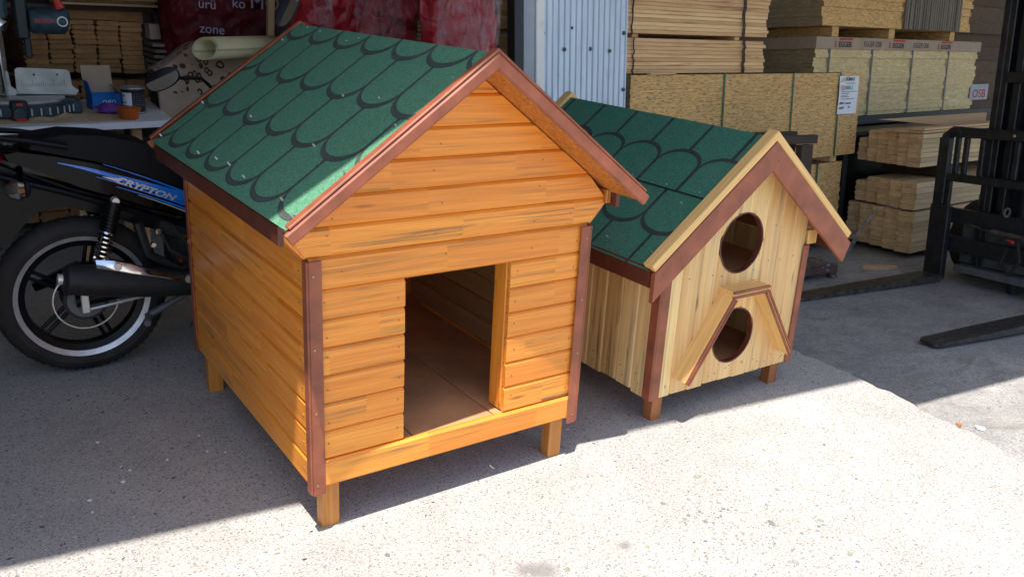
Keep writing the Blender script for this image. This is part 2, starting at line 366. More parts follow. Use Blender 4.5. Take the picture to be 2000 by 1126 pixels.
def part(name, mb, mats, parent=None, mtx=ID, smooth=False, kind=None, label=None):
    me = mb if isinstance(mb, bpy.types.Mesh) else mesh(name, mb, mats, smooth)
    o = bpy.data.objects.new(name, me); COL.objects.link(o)
    if parent: o.parent = parent
    o.matrix_basis = mtx
    return setp(o, label, None, None, kind)
def basis(org, x, y):
    x = Vector(x).normalized(); y = Vector(y); y = (y-x*x.dot(y)).normalized(); z = x.cross(y)
    m = Matrix((x, y, z)).transposed().to_4x4(); m.translation = Vector(org); return m
def plank_mb(L, Wd, T, ch=.004, e0=0., e1=0., both=True):
    """board with length along X, width along Y, face towards +Z; e0, e1 skew the ends against the width"""
    h = Wd/2; t = T/2
    prof = [(-h, -t+(ch if both else 0)), (-h, t-ch), (-h+ch, t), (h-ch, t), (h, t-ch), (h, -t+(ch if both else 0))]
    if both: prof += [(h-ch, -t), (-h+ch, -t)]
    mb = MB(); mb.loft([[(-L/2+e0*y, y, z) for y, z in prof], [(L/2+e1*y, y, z) for y, z in prof]]); return mb
def plank(name, parent, p0, p1, wdir, Wd, T, mat, ch=.004, e0=0., e1=0., both=True, **kw):
    p0 = Vector(p0); p1 = Vector(p1); d = p1-p0
    return part(name, plank_mb(d.length, Wd, T, ch, e0, e1, both), mat, parent, basis((p0+p1)/2, d, wdir), **kw)
def text(name, s, size, mat, parent, mtx, depth=.0008, bold=0., sx=1., align='LEFT', shear=0.):
    c = bpy.data.curves.new(name, 'FONT'); c.body = s; c.size = size; c.extrude = depth; c.offset = bold; c.align_x = align; c.shear = shear; c.resolution_u = 3
    tmp = bpy.data.objects.new('tmp', c); COL.objects.link(tmp)
    dg = bpy.context.evaluated_depsgraph_get(); me = bpy.data.meshes.new_from_object(tmp.evaluated_get(dg))
    bpy.data.objects.remove(tmp); me.materials.clear(); me.materials.append(M[mat])
    o = bpy.data.objects.new(name, me); COL.objects.link(o); o.parent = parent; o.matrix_basis = mtx @ Matrix.Diagonal((sx, 1, 1, 1)); return o
def clip(poly, x0, x1, y0, y1):
    def cut(P, ax, v, keep):
        out = []
        for i, a in enumerate(P):
            b = P[(i+1) % len(P)]; ia = (a[ax]-v)*keep >= 0; ib = (b[ax]-v)*keep >= 0
            if ia: out.append(a)
            if ia != ib:
                t = (v-a[ax])/(b[ax]-a[ax]); out.append((a[0]+t*(b[0]-a[0]), a[1]+t*(b[1]-a[1])))
        return out
    for ax, v, k in ((0, x0, 1), (0, x1, -1), (1, y0, 1), (1, y1, -1)):
        if poly: poly = cut(poly, ax, v, k)
    return poly

# ------------------------------------------------------------------ ground
def floor_z(x, y):                     # the lower yard floor, written in the apron's frame
    return (-.27+.00306*(x-.5)-.09314*(y-.3))/.99565
def edge_x(y): return 2.655+.13*min(0, y+.1)+.022*noise.noise(Vector((y*5, 3, 0)))+.020*noise.noise(Vector((y*17, 8, 0)))+.006*noise.noise(Vector((y*47, 8, 0)))
def sm(a, b, x):
    t = max(0, min(1, (x-a)/(b-a))); return t*t*(3-2*t)
mb = MB()
ys = [-60, -20, -6, -3]+[-2+.02*i for i in range(0, 320)]+[5, 7, 8.5]
rows = []
for y in ys: rows.append([(-60, y, 0), (-6, y, 0), (edge_x(y)-.02, y, 0), (edge_x(y)-.004, y, -.002), (edge_x(y)+.004, y, -.012), (edge_x(y)+.012, y, -.9)])
mb.loft(rows, 0, False, False)
setp(part('apron_slab', mb, 'slab'), kind='structure')
mb = MB()
xs = [0, .03, .08, .15, .25, .4, .6, .9, 1.3, 1.8, 2.5, 4, 8, 20, 60]
yy = [-60, -20, -6, -3]+[-2+.05*i for i in range(0, 50)]+[1, 2, 4, 6, 8.5]
def low(x, y, dx):
    w = sm(-.36, -.62-.8*min(1, dx/1.0), y); b = .010*noise.noise(Vector((x*2, y*2, 1)))
    b -= .025*(1-sm(-.2, 1.0, y))
    return (floor_z(x, y)+b)*(1-w)+w*(-.003-.003*dx)
mb.loft([[(edge_x(y)-.03*(1 if dx == 0 else 0)+dx, y, low(edge_x(y)+dx, y, dx)) for dx in xs] for y in yy], 0, False, False)
setp(part('yard_floor', mb, 'lowfloor', smooth=True), kind='structure')

# ------------------------------------------------------------------ the shop: walls, roof, eave (the eave throws the straight shade edge)
shop = thing('timber_shop', 'open fronted timber shop with a deep roof over stacks of boards', 'building', (0, 7, 0))
EH = 3.8
def ev(x): return (x-.2*EH, .19-.12*x-.18*EH)
e0 = ev(-9); e1 = ev(16)
loc = Matrix.Translation((0, -7, 0))
mb = MB(); mb.prism([(e0[0], e0[1], EH), (e1[0], e1[1], EH), (16, 8, EH+.4), (-10, 8, EH+.4)], (0, 0, .06)); part('roof', mb, 'roofsheet', shop, loc)
mb = MB(); mb.box((-10, 7.5, -2), (24, 7.7, 4.7)); part('back_wall', mb, 'wallpaint', shop, loc)
mb = MB(); mb.box((-1.95, -.2, -1), (-1.75, 7.5, 4.2)); part('added_side_wall', mb, 'wallpaint', shop, loc)  # unseen wall added to cut skylight from the left
mb = MB(); mb.box((-1.75, 3.3, 2.15), (1.7, 7.5, 2.25)); part('added_loft', mb, 'darkboards', shop, loc)  # unseen loft added to darken the left bay
mb = MB(); mb.box((1.7, 4.9, -1), (2.9, 5.0, 4.3)); part('partition_wall', mb, 'wallpaint', shop, loc)

# ------------------------------------------------------------------ roof shingles
def tab_outline(w, top, bot, arc, n=14):
    """tongue of felt: straight sides, rounded end at 'bot' (runs down or up the slope)"""
    s = 1 if bot > top else -1; h = w/2; pts = [(-h, top), (-h, bot-s*arc)]
    pts += [(-h*math.cos(math.pi*k/n), bot-s*arc+s*arc*math.sin(math.pi*k/n)) for k in range(1, n)]
    return pts+[(h, bot-s*arc), (h, top)]
def shingle(parent, M0, uc, w, top, bot, arc, gap, rim, lift, area, green, band, sliver=.012):
    outer = [(uc+x, y) for x, y in tab_outline(w, top, bot, arc)]
    s = 1 if bot > top else -1
    inner = [(uc+x, y) for x, y in tab_outline(w-2*gap, top, bot-s*rim, max(.005, arc-rim*.35))]
    outer = clip(outer, *area); inner = clip(inner, *area)
    if len(outer) < 3: return
    us = [p[0] for p in outer]
    if max(us)-min(us) < sliver: return
    mb = MB(); mb.prism([(x, y, lift) for x, y in outer], (0, 0, .0022), 1)
    if len(inner) >= 3: mb.prism([(x, y, lift+.0022) for x, y in inner], (0, 0, .0009), 0)
    part('shingle', mb, [green, band], parent, M0)
def nails(parent, M0, pts, r=.0036):
    mb = MB()
    for (x, y) in pts: mb.cyl((x, y, .004), (x+.002, y, .017), r, r*.9, 7)
    part('nail_heads', mb, 'nail', parent, M0, kind='stuff')

# ================================================================== the big orange dog house
A = Vector((.5, 0, 1.44)); SL = .724; NRM = 1/math.hypot(1, SL)
YF, YB, OX = -.139, 1.295, .595
dog = thing('dog_house', 'large orange varnished dog house with a square doorway and green scalloped roof', 'dog house', (.5, .6, 0))
DL = Matrix.Translation((-.5, -.6, 0))
def dpl(name, p0, p1, w, Wd, T, mat, ch=.004, e0=0., e1=0., parent=None, **kw):
    o = Vector((.5, .6, 0)); return plank(name, parent or dog, Vector(p0)-o, Vector(p1)-o, w, Wd, T, mat, ch, e0, e1, **kw)
JZ = [.165, .252, .344, .434, .524, .612, .698, .789, .887, .972, 1.058, 1.146, 1.233, 1.325, 1.40]
TH = .018; DOOR = (.305, .685)
def under(z): return .5-(1.44-.034-z)/SL          # left x where the roof underside meets height z
G = .0012
for k in range(len(JZ)-1):
    z0, z1 = JZ[k], JZ[k+1]; zc = (z0+z1)/2; h = z1-z0-G
    if z1 <= .89:
        if 1 <= k <= 6:
            dpl('board', (.005, TH/2, zc), (DOOR[0], TH/2, zc), (0, 0, 1), h, TH, 'orange', .007, e1=R_.uniform(-.02, .02))
            dpl('board', (DOOR[1]+.002, TH/2, zc), (.995, TH/2, zc), (0, 0, 1), h, TH, 'orange', .007, e0=R_.uniform(-.02, .02))
        else: dpl('board', (.005, TH/2 if k else TH/2-.004, zc), (.995, TH/2 if k else TH/2-.004, zc), (0, 0, 1), h, TH if k else .026, 'orange', .007)
    else:
        a0 = 0. if k == 8 else max(-.062, under(z0)); a1 = max(-.06, under(z1)) if k == 8 else min(.5, max(-.062, under(z1)))
        x0 = (a0+a1)/2; sl = (a1-a0)/(z1-z0)
        dpl('board', (x0, TH/2, zc), (1-x0, TH/2, zc), (0, 0, 1), h, TH, 'orange', .007, e0=sl, e1=-sl)
# side and back walls
for side, x, wd in (('l', TH/2, 1), ('r', 1-TH/2, 1)):
    for k in range(8):
        z0, z1 = JZ[k], JZ[k+1]; zc = (z0+z1)/2; dx = (-.002 if side == 'l' else .002) if k == 0 else 0
        if side == 'l': dpl('board', (x+dx, 1.224, zc), (x+dx, TH+.001, zc), (0, 0, 1), z1-z0-G, TH, 'orange', .007)
        else: dpl('board', (x+dx, TH+.001, zc), (x+dx, 1.224, zc), (0, 0, 1), z1-z0-G, TH, 'orange', .007)
for k in range(13):
    z0, z1 = JZ[k], JZ[k+1]; zc = (z0+z1)/2
    x0 = .02 if z1 < .89 else max(.0, under(z0)+.02, under(z1)+.01)
    dpl('board', (1-x0, 1.229-TH/2, zc), (x0, 1.229-TH/2, zc), (0, 0, 1), z1-z0-G, TH, 'orange', .007)
# sloping soffit under each eave
dpl('soffit_board', (-.033, 1.25, .925), (-.033, .004, .925), (-.65, 0, .72), .094, .014, 'orange', .003)
dpl('soffit_board', (1.033, .004, .925), (1.033, 1.25, .925), (.65, 0, .72), .094, .014, 'orange', .003)
# eave block on the right end, floor, posts
dpl('eave_block', (1.068, .012, .955), (1.068, .012, 1.0), (1, 0, 0), .02, .05, 'orange_post', .003)
for i in range(3): dpl('floor_board', (.19+i*.31, .0105, .243), (.19+i*.31, 1.20, .243), (1, 0, 0), .305, .016, 'floorply', .003)
dpl('door_jamb', (DOOR[1]+.024, .056, .258), (DOOR[1]+.024, .056, .788), (1, 0, 0), .048, .072, 'orange', .004)
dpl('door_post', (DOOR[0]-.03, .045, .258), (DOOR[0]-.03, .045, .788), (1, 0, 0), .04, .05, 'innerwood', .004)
# inner lining seen through the doorway
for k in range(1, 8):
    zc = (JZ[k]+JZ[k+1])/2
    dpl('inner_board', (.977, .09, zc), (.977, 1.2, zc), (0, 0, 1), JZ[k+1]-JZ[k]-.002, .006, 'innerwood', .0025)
for (x, y) in ((.04, .03), (.918, .03), (.012, 1.135), (.935, 1.135)):
    dpl('leg', (x+.03, y+.022, 0), (x+.03, y+.022, .235 if y > .5 else .164), (1, 0, 0), .057, .048, 'orange_post', .003, e1=0)
# brown corner trims: two flats each
def corner(x, y, sx, sy, z0, z1, w=.039):
    c = Vector((.5, .6, 0)); mb = MB(); t = .007
    mb.box(Vector((min(x, x+sx*w), min(y, y-sy*t), z0))-c, Vector((max(x, x+sx*w), max(y, y-sy*t), z1))-c, 0, .0025)
    mb.box(Vector((min(x-sx*t, x), min(y-sy*t, y+sy*w*.7), z0+.004))-c, Vector((max(x-sx*t, x), max(y-sy*t, y+sy*w*.7), z1))-c, 0, .0025)
    o = part('corner_trim', mb, 'brown', dog); return o
corner(-.001, -.0055, 1, 1, .145, .884); corner(1.001, -.0055, -1, 1, .145, .884); corner(-.001, 1.231, 1, -1, .15, .884); corner(1.001, 1.231, -1, -1, .15, .884)
# roof: two deck sheets, felt, rake and eave trims
def slope_frame(side, apex, sl, y0):
    d = Vector((-1 if side == 'l' else 1, 0, -sl)).normalized()
    u = Vector((0, 1, 0)); n = Vector((-sl if side == 'l' else sl, 0, 1)).normalized()
    m = Matrix((u, d, n)).transposed().to_4x4(); m.translation = Vector((apex.x, y0, apex.z)); return m
LEN = .7345; LR = YB-YF
roofL = DL @ slope_frame('l', A, SL, YF); roofR = DL @ slope_frame('r', A, SL, YF)
for nm, fr in (('l', roofL), ('r', roofR)):
    mb = MB(); mb.box((.004, .002, -.024), (LR-.004, LEN-.004, -.004), 0, .002); part('roof_deck', mb, 'orange_osb', dog, fr)
    mb = MB(); mb.box((.002, .0, -.0035), (LR-.002, LEN, .0005)); part('roof_felt', mb, 'band' if nm == 'l' else 'green', dog, fr)
mb = MB(); mb.prism([(A.x-.07, YF+.02, A.z-.07*SL+.0105), (A.x, YF+.02, A.z+.013), (A.x+.07, YF+.02, A.z-.07*SL+.0105), (A.x, YF+.02, A.z+.003)], (0, LR-.04, 0))
bot = [.094, .304, .510, .717]; pit = .226; area = (.016, LR-.016, .0, LEN+.004)
for r, b in enumerate(bot):
    top = 0 if r == 0 else bot[r-1]-.075
    off = .195 if r % 2 == 0 else .088
    for i in range(-2, 8): shingle(dog, roofL, off+i*pit, pit-.001, top, b, .080, .0085, .020, .0006+.0026*(4-r), area, 'green', 'band')
off = .195
for i in range(-2, 8): shingle(dog, roofL, .088+i*pit, pit-.001, bot[3]-.075, LEN+.03, .02, -.0004, .001, .0006, area, 'green', 'band')
npt = [(.05+R_.uniform(-.01, .01), s) for s in (.12, .33, .52, .70)]+[(1.39, s) for s in (.1, .5, .7)]
npt += [(R_.uniform(.1, LR-.1), b-.03+R_.uniform(-.02, .02)) for b in (.06, .06, .06, .06, .3, .3, .51, .51, .715, .715, .715, .70, .70)]
nails(dog, roofL, npt)
# rake boards on the front and back edges
for side, fr in (('l', roofL), ('r', roofR)):
    s = -1 if side == 'l' else 1
    for yy_, nm in ((YF, 0), (YB, 1)):
        yo = -1 if nm == 0 else 1
        hh = .036 if nm == 0 else .03
        base = Vector((A.x, yy_+yo*.0095, A.z-.010)); d = Vector((s, 0, -SL))*NRM
        n = Vector((-SL*-s, 0, 1)); n = Vector((s*SL, 0, 1))*NRM
        p0 = base; p1 = base+d*(LEN+.012)
        dpl('rake_board', p0, p1, n, hh, .018, 'brown', .005, e0=s*0+(-SL if True else 0), e1=0, both=True)
        q = Vector((A.x, yy_-yo*.0, A.z+.0155/NRM))
        dpl('rake_strip', q, q+d*(LEN+.010), n, .009, .030, 'brown', .003, e0=-SL)
for s, x in ((-1, .5-OX), (1, .5+OX)):
    dpl('eave_board', (x-s*.010, YF+.10, .973), (x-s*.010, YB-.01, .973), (0, 0, 1), .056, .016, 'darkbrown', .003)
# screws
mb = MB(); c = Vector((.5, .6, 0))
for k in range(1, 7):
    for x in (.052, DOOR[0]-.02, DOOR[1]+.03, .95):
        p = Vector((x+R_.uniform(-.004, .004), 0, (JZ[k]+JZ[k+1])/2+R_.uniform(-.02, .02)))-c; mb.cyl(p+Vector((0, -.0012, 0)), p+Vector((0, .004, 0)), .0027, .0027, 8)
for k in range(7, 13):
    for x in (.08, .42, .77, .93):
        z = (JZ[k]+JZ[k+1])/2+R_.uniform(-.02, .02)
        if abs(x-.5) < (1.36-z)/SL-.06: p = Vector((x+R_.uniform(-.03, .03), 0, z))-c; mb.cyl(p+Vector((0, -.0012, 0)), p+Vector((0, .004, 0)), .0027, .0027, 8)
for x in (.08, .3, .72, .94): p = Vector((x, -.0042, .21+R_.uniform(-.015, .015)))-c; mb.cyl(p+Vector((0, -.0012, 0)), p+Vector((0, .004, 0)), .0027, .0027, 8)
part('screw_heads', mb, 'screw', dog, kind='stuff')
mb = MB()
for x in (.012, .985):
    for z in (.18, .42, .62, .84): p = Vector((x, -.0125, z))-c; mb.cyl(p+Vector((0, -.0016, 0)), p+Vector((0, .003, 0)), .003, .003, 8)
for k in range(0, 8):
    for y in (.06, 1.19): p = Vector((0, y, (JZ[k]+JZ[k+1])/2))-c; mb.cyl(p+Vector((-.0035, 0, 0)), p+Vector((.003, 0, 0)), .003, .003, 8)
part('pin_heads', mb, 'screwbright', dog, kind='stuff')

# ================================================================== the pale cat house with two round holes
X0, Y0, W2, D2 = 1.412, .031, .854, 1.083; XC = X0+W2/2; A2 = Vector((XC, 0, 1.143)); SL2 = (1.143-.697)/(W2/2+.142); LEN2 = .7235; N2 = 1/math.hypot(1, SL2)
cat = thing('cat_house', 'smaller pale pine pet house with two round holes and brown trim', 'cat house', (XC, .55, 0))
c2 = Vector((XC, .55, 0)); CL = Matrix.Translation(-c2)
def cpl(name, p0, p1, w, Wd, T, mat, ch=.004, e0=0., e1=0., **kw): return plank(name, cat, Vector(p0)-c2, Vector(p1)-c2, w, Wd, T, mat, ch, e0, e1, **kw)
ZB = .118
def top2(x): return 1.143-.03-SL2*abs(x-XC)
holes = [(1.838, .714, .126), (1.862, .312, .122)]
seams = [1.435, 1.526, 1.62, 1.714, 1.802, 1.890, 1.979, 2.070, 2.160, 2.25]
for xa, xb in zip(seams[:-1], seams[1:]):
    xa += .0006; xb -= .0006; ch = .006
    xs_ = [xa, xa+ch]+[xa+ch+(xb-xa-2*ch)*i/8 for i in range(1, 8)]+[xb-ch, xb]
    if xa < XC < xb: xs_ = sorted(xs_+[XC])
    mb = MB(); cuts = []
    for (hx, hz, hr) in sorted(holes, key=lambda h: h[1]):
        if xb > hx-hr and xa < hx+hr: cuts.append((hx, hz, hr))
    zb = ZB+R_.uniform(-.004, .004); ends = []
    for x in xs_:
        e = [zb]
        for hx, hz, hr in cuts:
            dz = math.sqrt(max(0, hr*hr-(x-hx)**2)); e += [hz-dz, hz+dz]
        ends.append(e+[top2(x)])
    xm = (xa+xb)/2; m = basis((0, 0, 0), (0, 0, 1), (1, 0, 0)); B = Matrix.Translation((xm, Y0, .6)) @ m; Bi = B.inverted()
    def flush(mb):
        if mb.v: mb.v = [tuple(Bi @ Vector(p)) for p in mb.v]; part('board', mb, 'pine', cat, CL @ B)
        return MB()
    for i in range(0, len(ends[0]), 2):
        if i and min(e[i]-e[i-1] for e in ends) > .004: mb = flush(mb)
        rings = []
        for x, e in zip(xs_, ends):
            dy = .006 if x in (xs_[0], xs_[-1]) else 0
            lo, hi = e[i], e[i+1]
            if hi < lo+.0002: hi = lo+.0002
            rings.append([(x, Y0+dy, lo), (x, Y0+dy, hi), (x, Y0+.018, hi), (x, Y0+.018, lo)])
        mb.loft(rings)
    flush(mb)
for (hx, hz, hr) in holes:      # painted cut edge
    mb = MB(); n = 40; ro = []
    for k in range(n+1):
        a = 2*math.pi*k/n; rr = hr-.0045+0.0040*noise.noise(Vector((math.cos(a)*4, math.sin(a)*3, hz*7)))
        ro.append([(hx+(hr+.001)*math.cos(a), Y0-.0012, hz+(hr+.001)*math.sin(a)), (hx+rr*math.cos(a), Y0-.0012, hz+rr*math.sin(a)), (hx+rr*math.cos(a), Y0+.022, hz+rr*math.sin(a)), (hx+(hr+.001)*math.cos(a), Y0+.022, hz+(hr+.001)*math.sin(a))])
    mb.loft(ro, 0, False); part('hole_edge', mb, 'darkbrown', cat, CL)
# side walls, back wall
for x, sgn in ((X0+.009, -1), (X0+W2-.009, 1)):
    y = Y0+.02; i = 0
    while y < Y0+D2-.01:
        w = min(.094, Y0+D2-y); yc = y+w/2; zt = .668
        zb = ZB+R_.uniform(-.006, .006)
        if sgn < 0: cpl('board', (x, yc, zb), (x, yc, zt), (0, 1, 0), w-.0012, .018, 'pine_dirty' if i in (2, 3, 5, 7) else 'pine', .006)
        else: cpl('board', (x, yc, zb), (x, yc, zt), (0, -1, 0), w-.0012, .018, 'pine', .006)
        y += w; i += 1
for xa, xb in zip(seams[:-1], seams[1:]):
    xm = (xa+xb)/2; cpl('board', (xm, Y0+D2-.009, ZB), (xm, Y0+D2-.009, top2(xm)-.03), (-1, 0, 0), xb-xa-.0012, .018, 'pine_dirty', .006)
mb = MB(); mb.box(Vector((X0+.02, Y0+.02, .15))-c2, Vector((X0+W2-.02, Y0+D2-.02, .166))-c2); part('lower_floor', mb, 'floorply', cat)
mb = MB(); mb.box(Vector((X0+.02, Y0+.02, .545))-c2, Vector((X0+W2-.02, Y0+D2-.02, .561))-c2); part('upper_floor', mb, 'floorply', cat)
for (x, y) in ((1.462, .058), (2.196, .066), (1.462, 1.03), (2.196, 1.03)):
    cpl('leg', (x+.028, y+.024, 0), (x+.028, y+.024, .16 if y > .5 else .15), (1, 0, 0), .056, .05, 'leg2', .003)
def corner2(x, y, sx, sy, z0, z1, w=.047):
    mb = MB(); t = .008
    mb.box(Vector((min(x, x+sx*w), min(y, y-sy*t), z0))-c2, Vector((max(x, x+sx*w), max(y, y-sy*t), z1))-c2, 0, .0025)
    mb.box(Vector((min(x-sx*t, x), min(y-sy*t, y+sy*w*.8), z0+.003))-c2, Vector((max(x-sx*t, x), max(y-sy*t, y+sy*w*.8), z1))-c2, 0, .0025)
    part('corner_trim', mb, 'brown', cat)
corner2(X0, Y0-.001, 1, 1, .112, .655); corner2(X0+W2, Y0-.001, -1, 1, .115, .66, .03); corner2(X0, Y0+D2+.001, 1, -1, .12, .655)
YF2 = -.048; LR2 = 1.264
r2L = CL @ slope_frame('l', A2, SL2, YF2); r2R = CL @ slope_frame('r', A2, SL2, YF2)
for nm, fr in (('l', r2L), ('r', r2R)):
    mb = MB(); mb.box((.004, .002, -.024), (LR2-.004, LEN2-.004, -.004), 0, .002); part('roof_deck', mb, 'lumber', cat, fr)
    mb = MB(); mb.box((.002, 0, -.0035), (LR2-.002, LEN2, .0005)); part('roof_felt', mb, 'band2' if nm == 'l' else 'green2', cat, fr)
# lower felt strip: tongues point down; upper strip was laid the other way up
ar = (.012, LR2-.012, .33, LEN2+.006)
for i in range(-1, 7): shingle(cat, r2L, .130+i*.226, .225, .34, .580, .078, .0075, .020, .0032, ar, 'green2', 'band2')
for i in range(-1, 7): shingle(cat, r2L, .017+i*.226, .225, .50, LEN2+.03, .02, .0075, .001, .0008, ar, 'green2', 'band2')
mb = MB(); mb.box((.012, .0, .0008), (LR2-.012, .366, .0085), 0, .001); part('felt_strip', mb, 'band2', cat, r2L)
ar = (.014, LR2-.014, .0, .363)
for i in range(-1, 7): shingle(cat, r2L, .076+i*.224, .223, .37, .152, .078, .0085, .020, .0112, ar, 'green2', 'band2')
for i in range(-1, 7): shingle(cat, r2L, .188+i*.224, .223, .24, -.03, .02, .0085, .001, .0088, ar, 'green2', 'band2')
nails(cat, r2L, [(.08, .345), (.25, .35), (.12, .41), (.45, .35), (.05, .655), (.3, .66), (.7, .66), (.62, .35)])
for s in (-1, 1):
    d = Vector((s, 0, -SL2))*N2; n = Vector((s*SL2, 0, 1))*N2
    for yy_, yo in ((YF2, -1), (YF2+LR2, 1)):
        q = Vector((XC, yy_-yo*.006, 1.143+.012/N2))
        cpl('rake_strip', q, q+d*(LEN2+.006), n, .030, .05, 'pine_trim', .003, e0=-SL2)
        b = Vector((XC, yy_+yo*.012, 1.143-.0495/N2))
        cpl('rake_board', b, b+d*(LEN2+.0), n, .088, .02, 'brown', .003, e0=-SL2, e1=(-SL2 if s < 0 else -.25))
    x = XC+s*(W2/2+.142)
    cpl('eave_board', (x-s*.008, YF2+.004, .668), (x-s*.008, YF2+LR2-.02, .668), (0, 0, 1), .076, .018, 'darkbrown', .003)
    cpl('eave_block', (XC+s*(W2/2+.03), Y0+.014, .66), (XC+s*(W2/2+.03), Y0+.014, .72), (1, 0, 0), .06, .03, 'pine_trim', .003)
# ledge and the two slanted boards
def grooved(name, p0, p1, wdir, Wd, T, out, e0=0., e1=0.):
    o = cpl(name, p0, p1, wdir, Wd, T, 'pine_trim', .003, e0, e1)
    L = (Vector(p1)-Vector(p0)).length; s = -1
    for z in (-T*.3, T*.34):
        mb = MB(); mb.box((-L/2-.001, out*(Wd/2-.003), z-T*.17), (L/2+.001, out*(Wd/2+.0035), z+T*.17), 0, .0015); part('brown_edge', mb, 'brown', o)
grooved('ledge', (1.737, -.008, .530), (1.950, -.008, .530), (0, 1, 0), .082, .03, -1)
grooved('slanted_board', (1.752, -.006, .512), (1.536, -.006, .188), (0, 1, 0), .080, .026, -1)
grooved('slanted_board', (1.945, -.006, .515), (2.165, -.006, .200), (0, 1, 0), .080, .026, -1)
mb = MB()
for xa, xb in zip(seams[:-1], seams[1:]):
    for z in (.16, .16, .60, .78):
        x = (xa+xb)/2+R_.uniform(-.025, .025)
        if any(math.hypot(x-h[0], z-h[1]) < h[2]+.015 for h in holes) or z > top2(x)-.1: continue
        p = Vector((x, Y0, z+R_.uniform(-.02, .02)))-c2; mb.cyl(p+Vector((0, -.0012, 0)), p+Vector((0, .004, 0)), .003, .003, 8)
for s in (-1, 1):
    for k in (.03, .35, .68):
        p = Vector((XC+s*k*N2, YF2-.022, 1.143-.05/N2-SL2*k*N2))-c2; mb.cyl(p+Vector((0, -.0016, 0)), p+Vector((0, .004, 0)), .004, .004, 8)
for y in (.1, .2, .3, .39, .49):
    for z in (.16, .2): p = Vector((X0, y+R_.uniform(-.02, .02), z))-c2; mb.cyl(p+Vector((-.0012, 0, 0)), p+Vector((.004, 0, 0)), .003, .003, 8)
part('screw_heads', mb, 'screw', cat, kind='stuff')
# ================================================================== motorcycle behind the dog house
bike = thing('motorcycle', 'black motorcycle with blue striped side panel parked behind the orange house', 'motorcycle', (-.35, 1.63, 0))
bo = Vector((-.35, 1.63, 0)); BL = Matrix.Translation(-bo)
def wheel(x):
    w = part('wheel', (lambda mb: (mb.lathe([(.052, -.05), (.075, -.05), (.085, -.03), (.085, .03), (.075, .05), (.052, .05), (.03, .04), (.03, -.04)], (0, 0, 0), 'y', 24), mb)[1])(MB()), 'exhaust', bike, Matrix.Translation(Vector((x, 1.63, .33))-bo), smooth=True)
    mb = MB(); mb.lathe([(.252, -.035), (.262, -.058), (.285, -.068), (.312, -.054), (.327, -.026), (.331, 0), (.327, .026), (.312, .054), (.285, .068), (.262, .058), (.252, .035)], (0, 0, 0), 'y', 64)
    for k in range(64):
        for sg in (-1, 1):
            a = 2*math.pi*(k+.25*sg)/64; ca, sa = math.cos(a), math.sin(a); a2 = a+.06; c3, s3 = math.cos(a2), math.sin(a2)
            mb.tube([(ca*.312, sg*.050, sa*.312), (.5*(ca+c3)*.329, sg*.03, .5*(sa+s3)*.329), (c3*.333, sg*.006, s3*.333)], .0017, 5)
    part('tyre', mb, 'rubber', w, smooth=True)
    mb = MB(); mb.lathe([(.240, -.040), (.250, -.046), (.262, -.054), (.258, -.034), (.240, -.02), (.240, .02), (.258, .034), (.262, .054), (.250, .046), (.240, .040)], (0, 0, 0), 'y', 64); part('rim', mb, 'alloy', w, smooth=True)
    mb = MB(); mb.lathe([(.214, -.026), (.2395, -.036), (.2395, .036), (.214, .026)], (0, 0, 0), 'y', 64); part('rim_inner', mb, 'blackplastic', w, smooth=True)
    for k in range(5):
        a = 2*math.pi*k/5-.22+math.pi/2; mb = MB()
        for dd in (-.085, .085):
            p0 = Vector((math.cos(a+dd*2.2)*.07, -.004, math.sin(a+dd*2.2)*.07)); p1 = Vector((math.cos(a+dd*.75)*.222, -.004, math.sin(a+dd*.75)*.222)); mb.tube([p0, p1], [.0095, .0075], 8)
        part('spoke', mb, 'blackplastic', w, smooth=True)
    mb = MB(); mb.cyl((0, -.075, 0), (0, .075, 0), .016, n=10); mb.cyl((0, -.085, 0), (0, -.068, 0), .022, n=6); part('axle_nut', mb, 'alloy', w)
wheel(-.35); wheel(1.02)
def panel(name, pts, y0, y1, mat, ch=0, smooth=False, bulge=.0, parent=None):
    """side profile given as (x, z), spread from y0 to y1 with a softened rim"""
    cx = sum(p[0] for p in pts)/len(pts); cz = sum(p[1] for p in pts)/len(pts); rings = []
    for y, k in ((y0, .93), (y0+(y1-y0)*.12, .985), (y0+(y1-y0)*.3, 1.), (y1-(y1-y0)*.3, 1.), (y1-(y1-y0)*.12, .985), (y1, .93)):
        rings.append([(cx+(x-cx)*k-bo.x, y-bo.y, cz+(z-cz)*k-bo.z) for x, z in pts])
    mb = MB(); mb.loft(rings); return part(name, mb, mat, parent or bike, smooth=smooth)
cowl = [(-.60, .955), (-.55, .963), (-.417, .937), (-.277, .901), (-.13, .846), (.004, .785), (.10, .735), (.18, .70), (.16, .62), (.06, .642), (-.064, .691), (-.197, .746), (-.341, .805), (-.475, .875), (-.587, .925)]
sp = panel('side_panel', cowl, 1.515, 1.745, 'glossblack', smooth=True)
panel('seat', [(-.52, .965), (-.50, 1.0), (-.369, 1.018), (-.225, 1.004), (-.075, .965), (.06, .875), (.16, .80), (.30, .80), (.42, .83), (.42, .74), (.16, .70), (.004, .785), (-.13, .846), (-.277, .901), (-.417, .937)], 1.53, 1.73, 'seat', smooth=True)
panel('rear_fender', [(-.66, .93), (-.584, .90), (-.487, .841), (-.332, .767), (-.184, .713), (-.048, .656), (.05, .62), (.05, .56), (-.083, .60), (-.245, .675), (-.40, .72), (-.50, .70), (-.57, .63), (-.63, .56), (-.67, .58), (-.655, .72)], 1.575, 1.685, 'blackplastic', smooth=True)
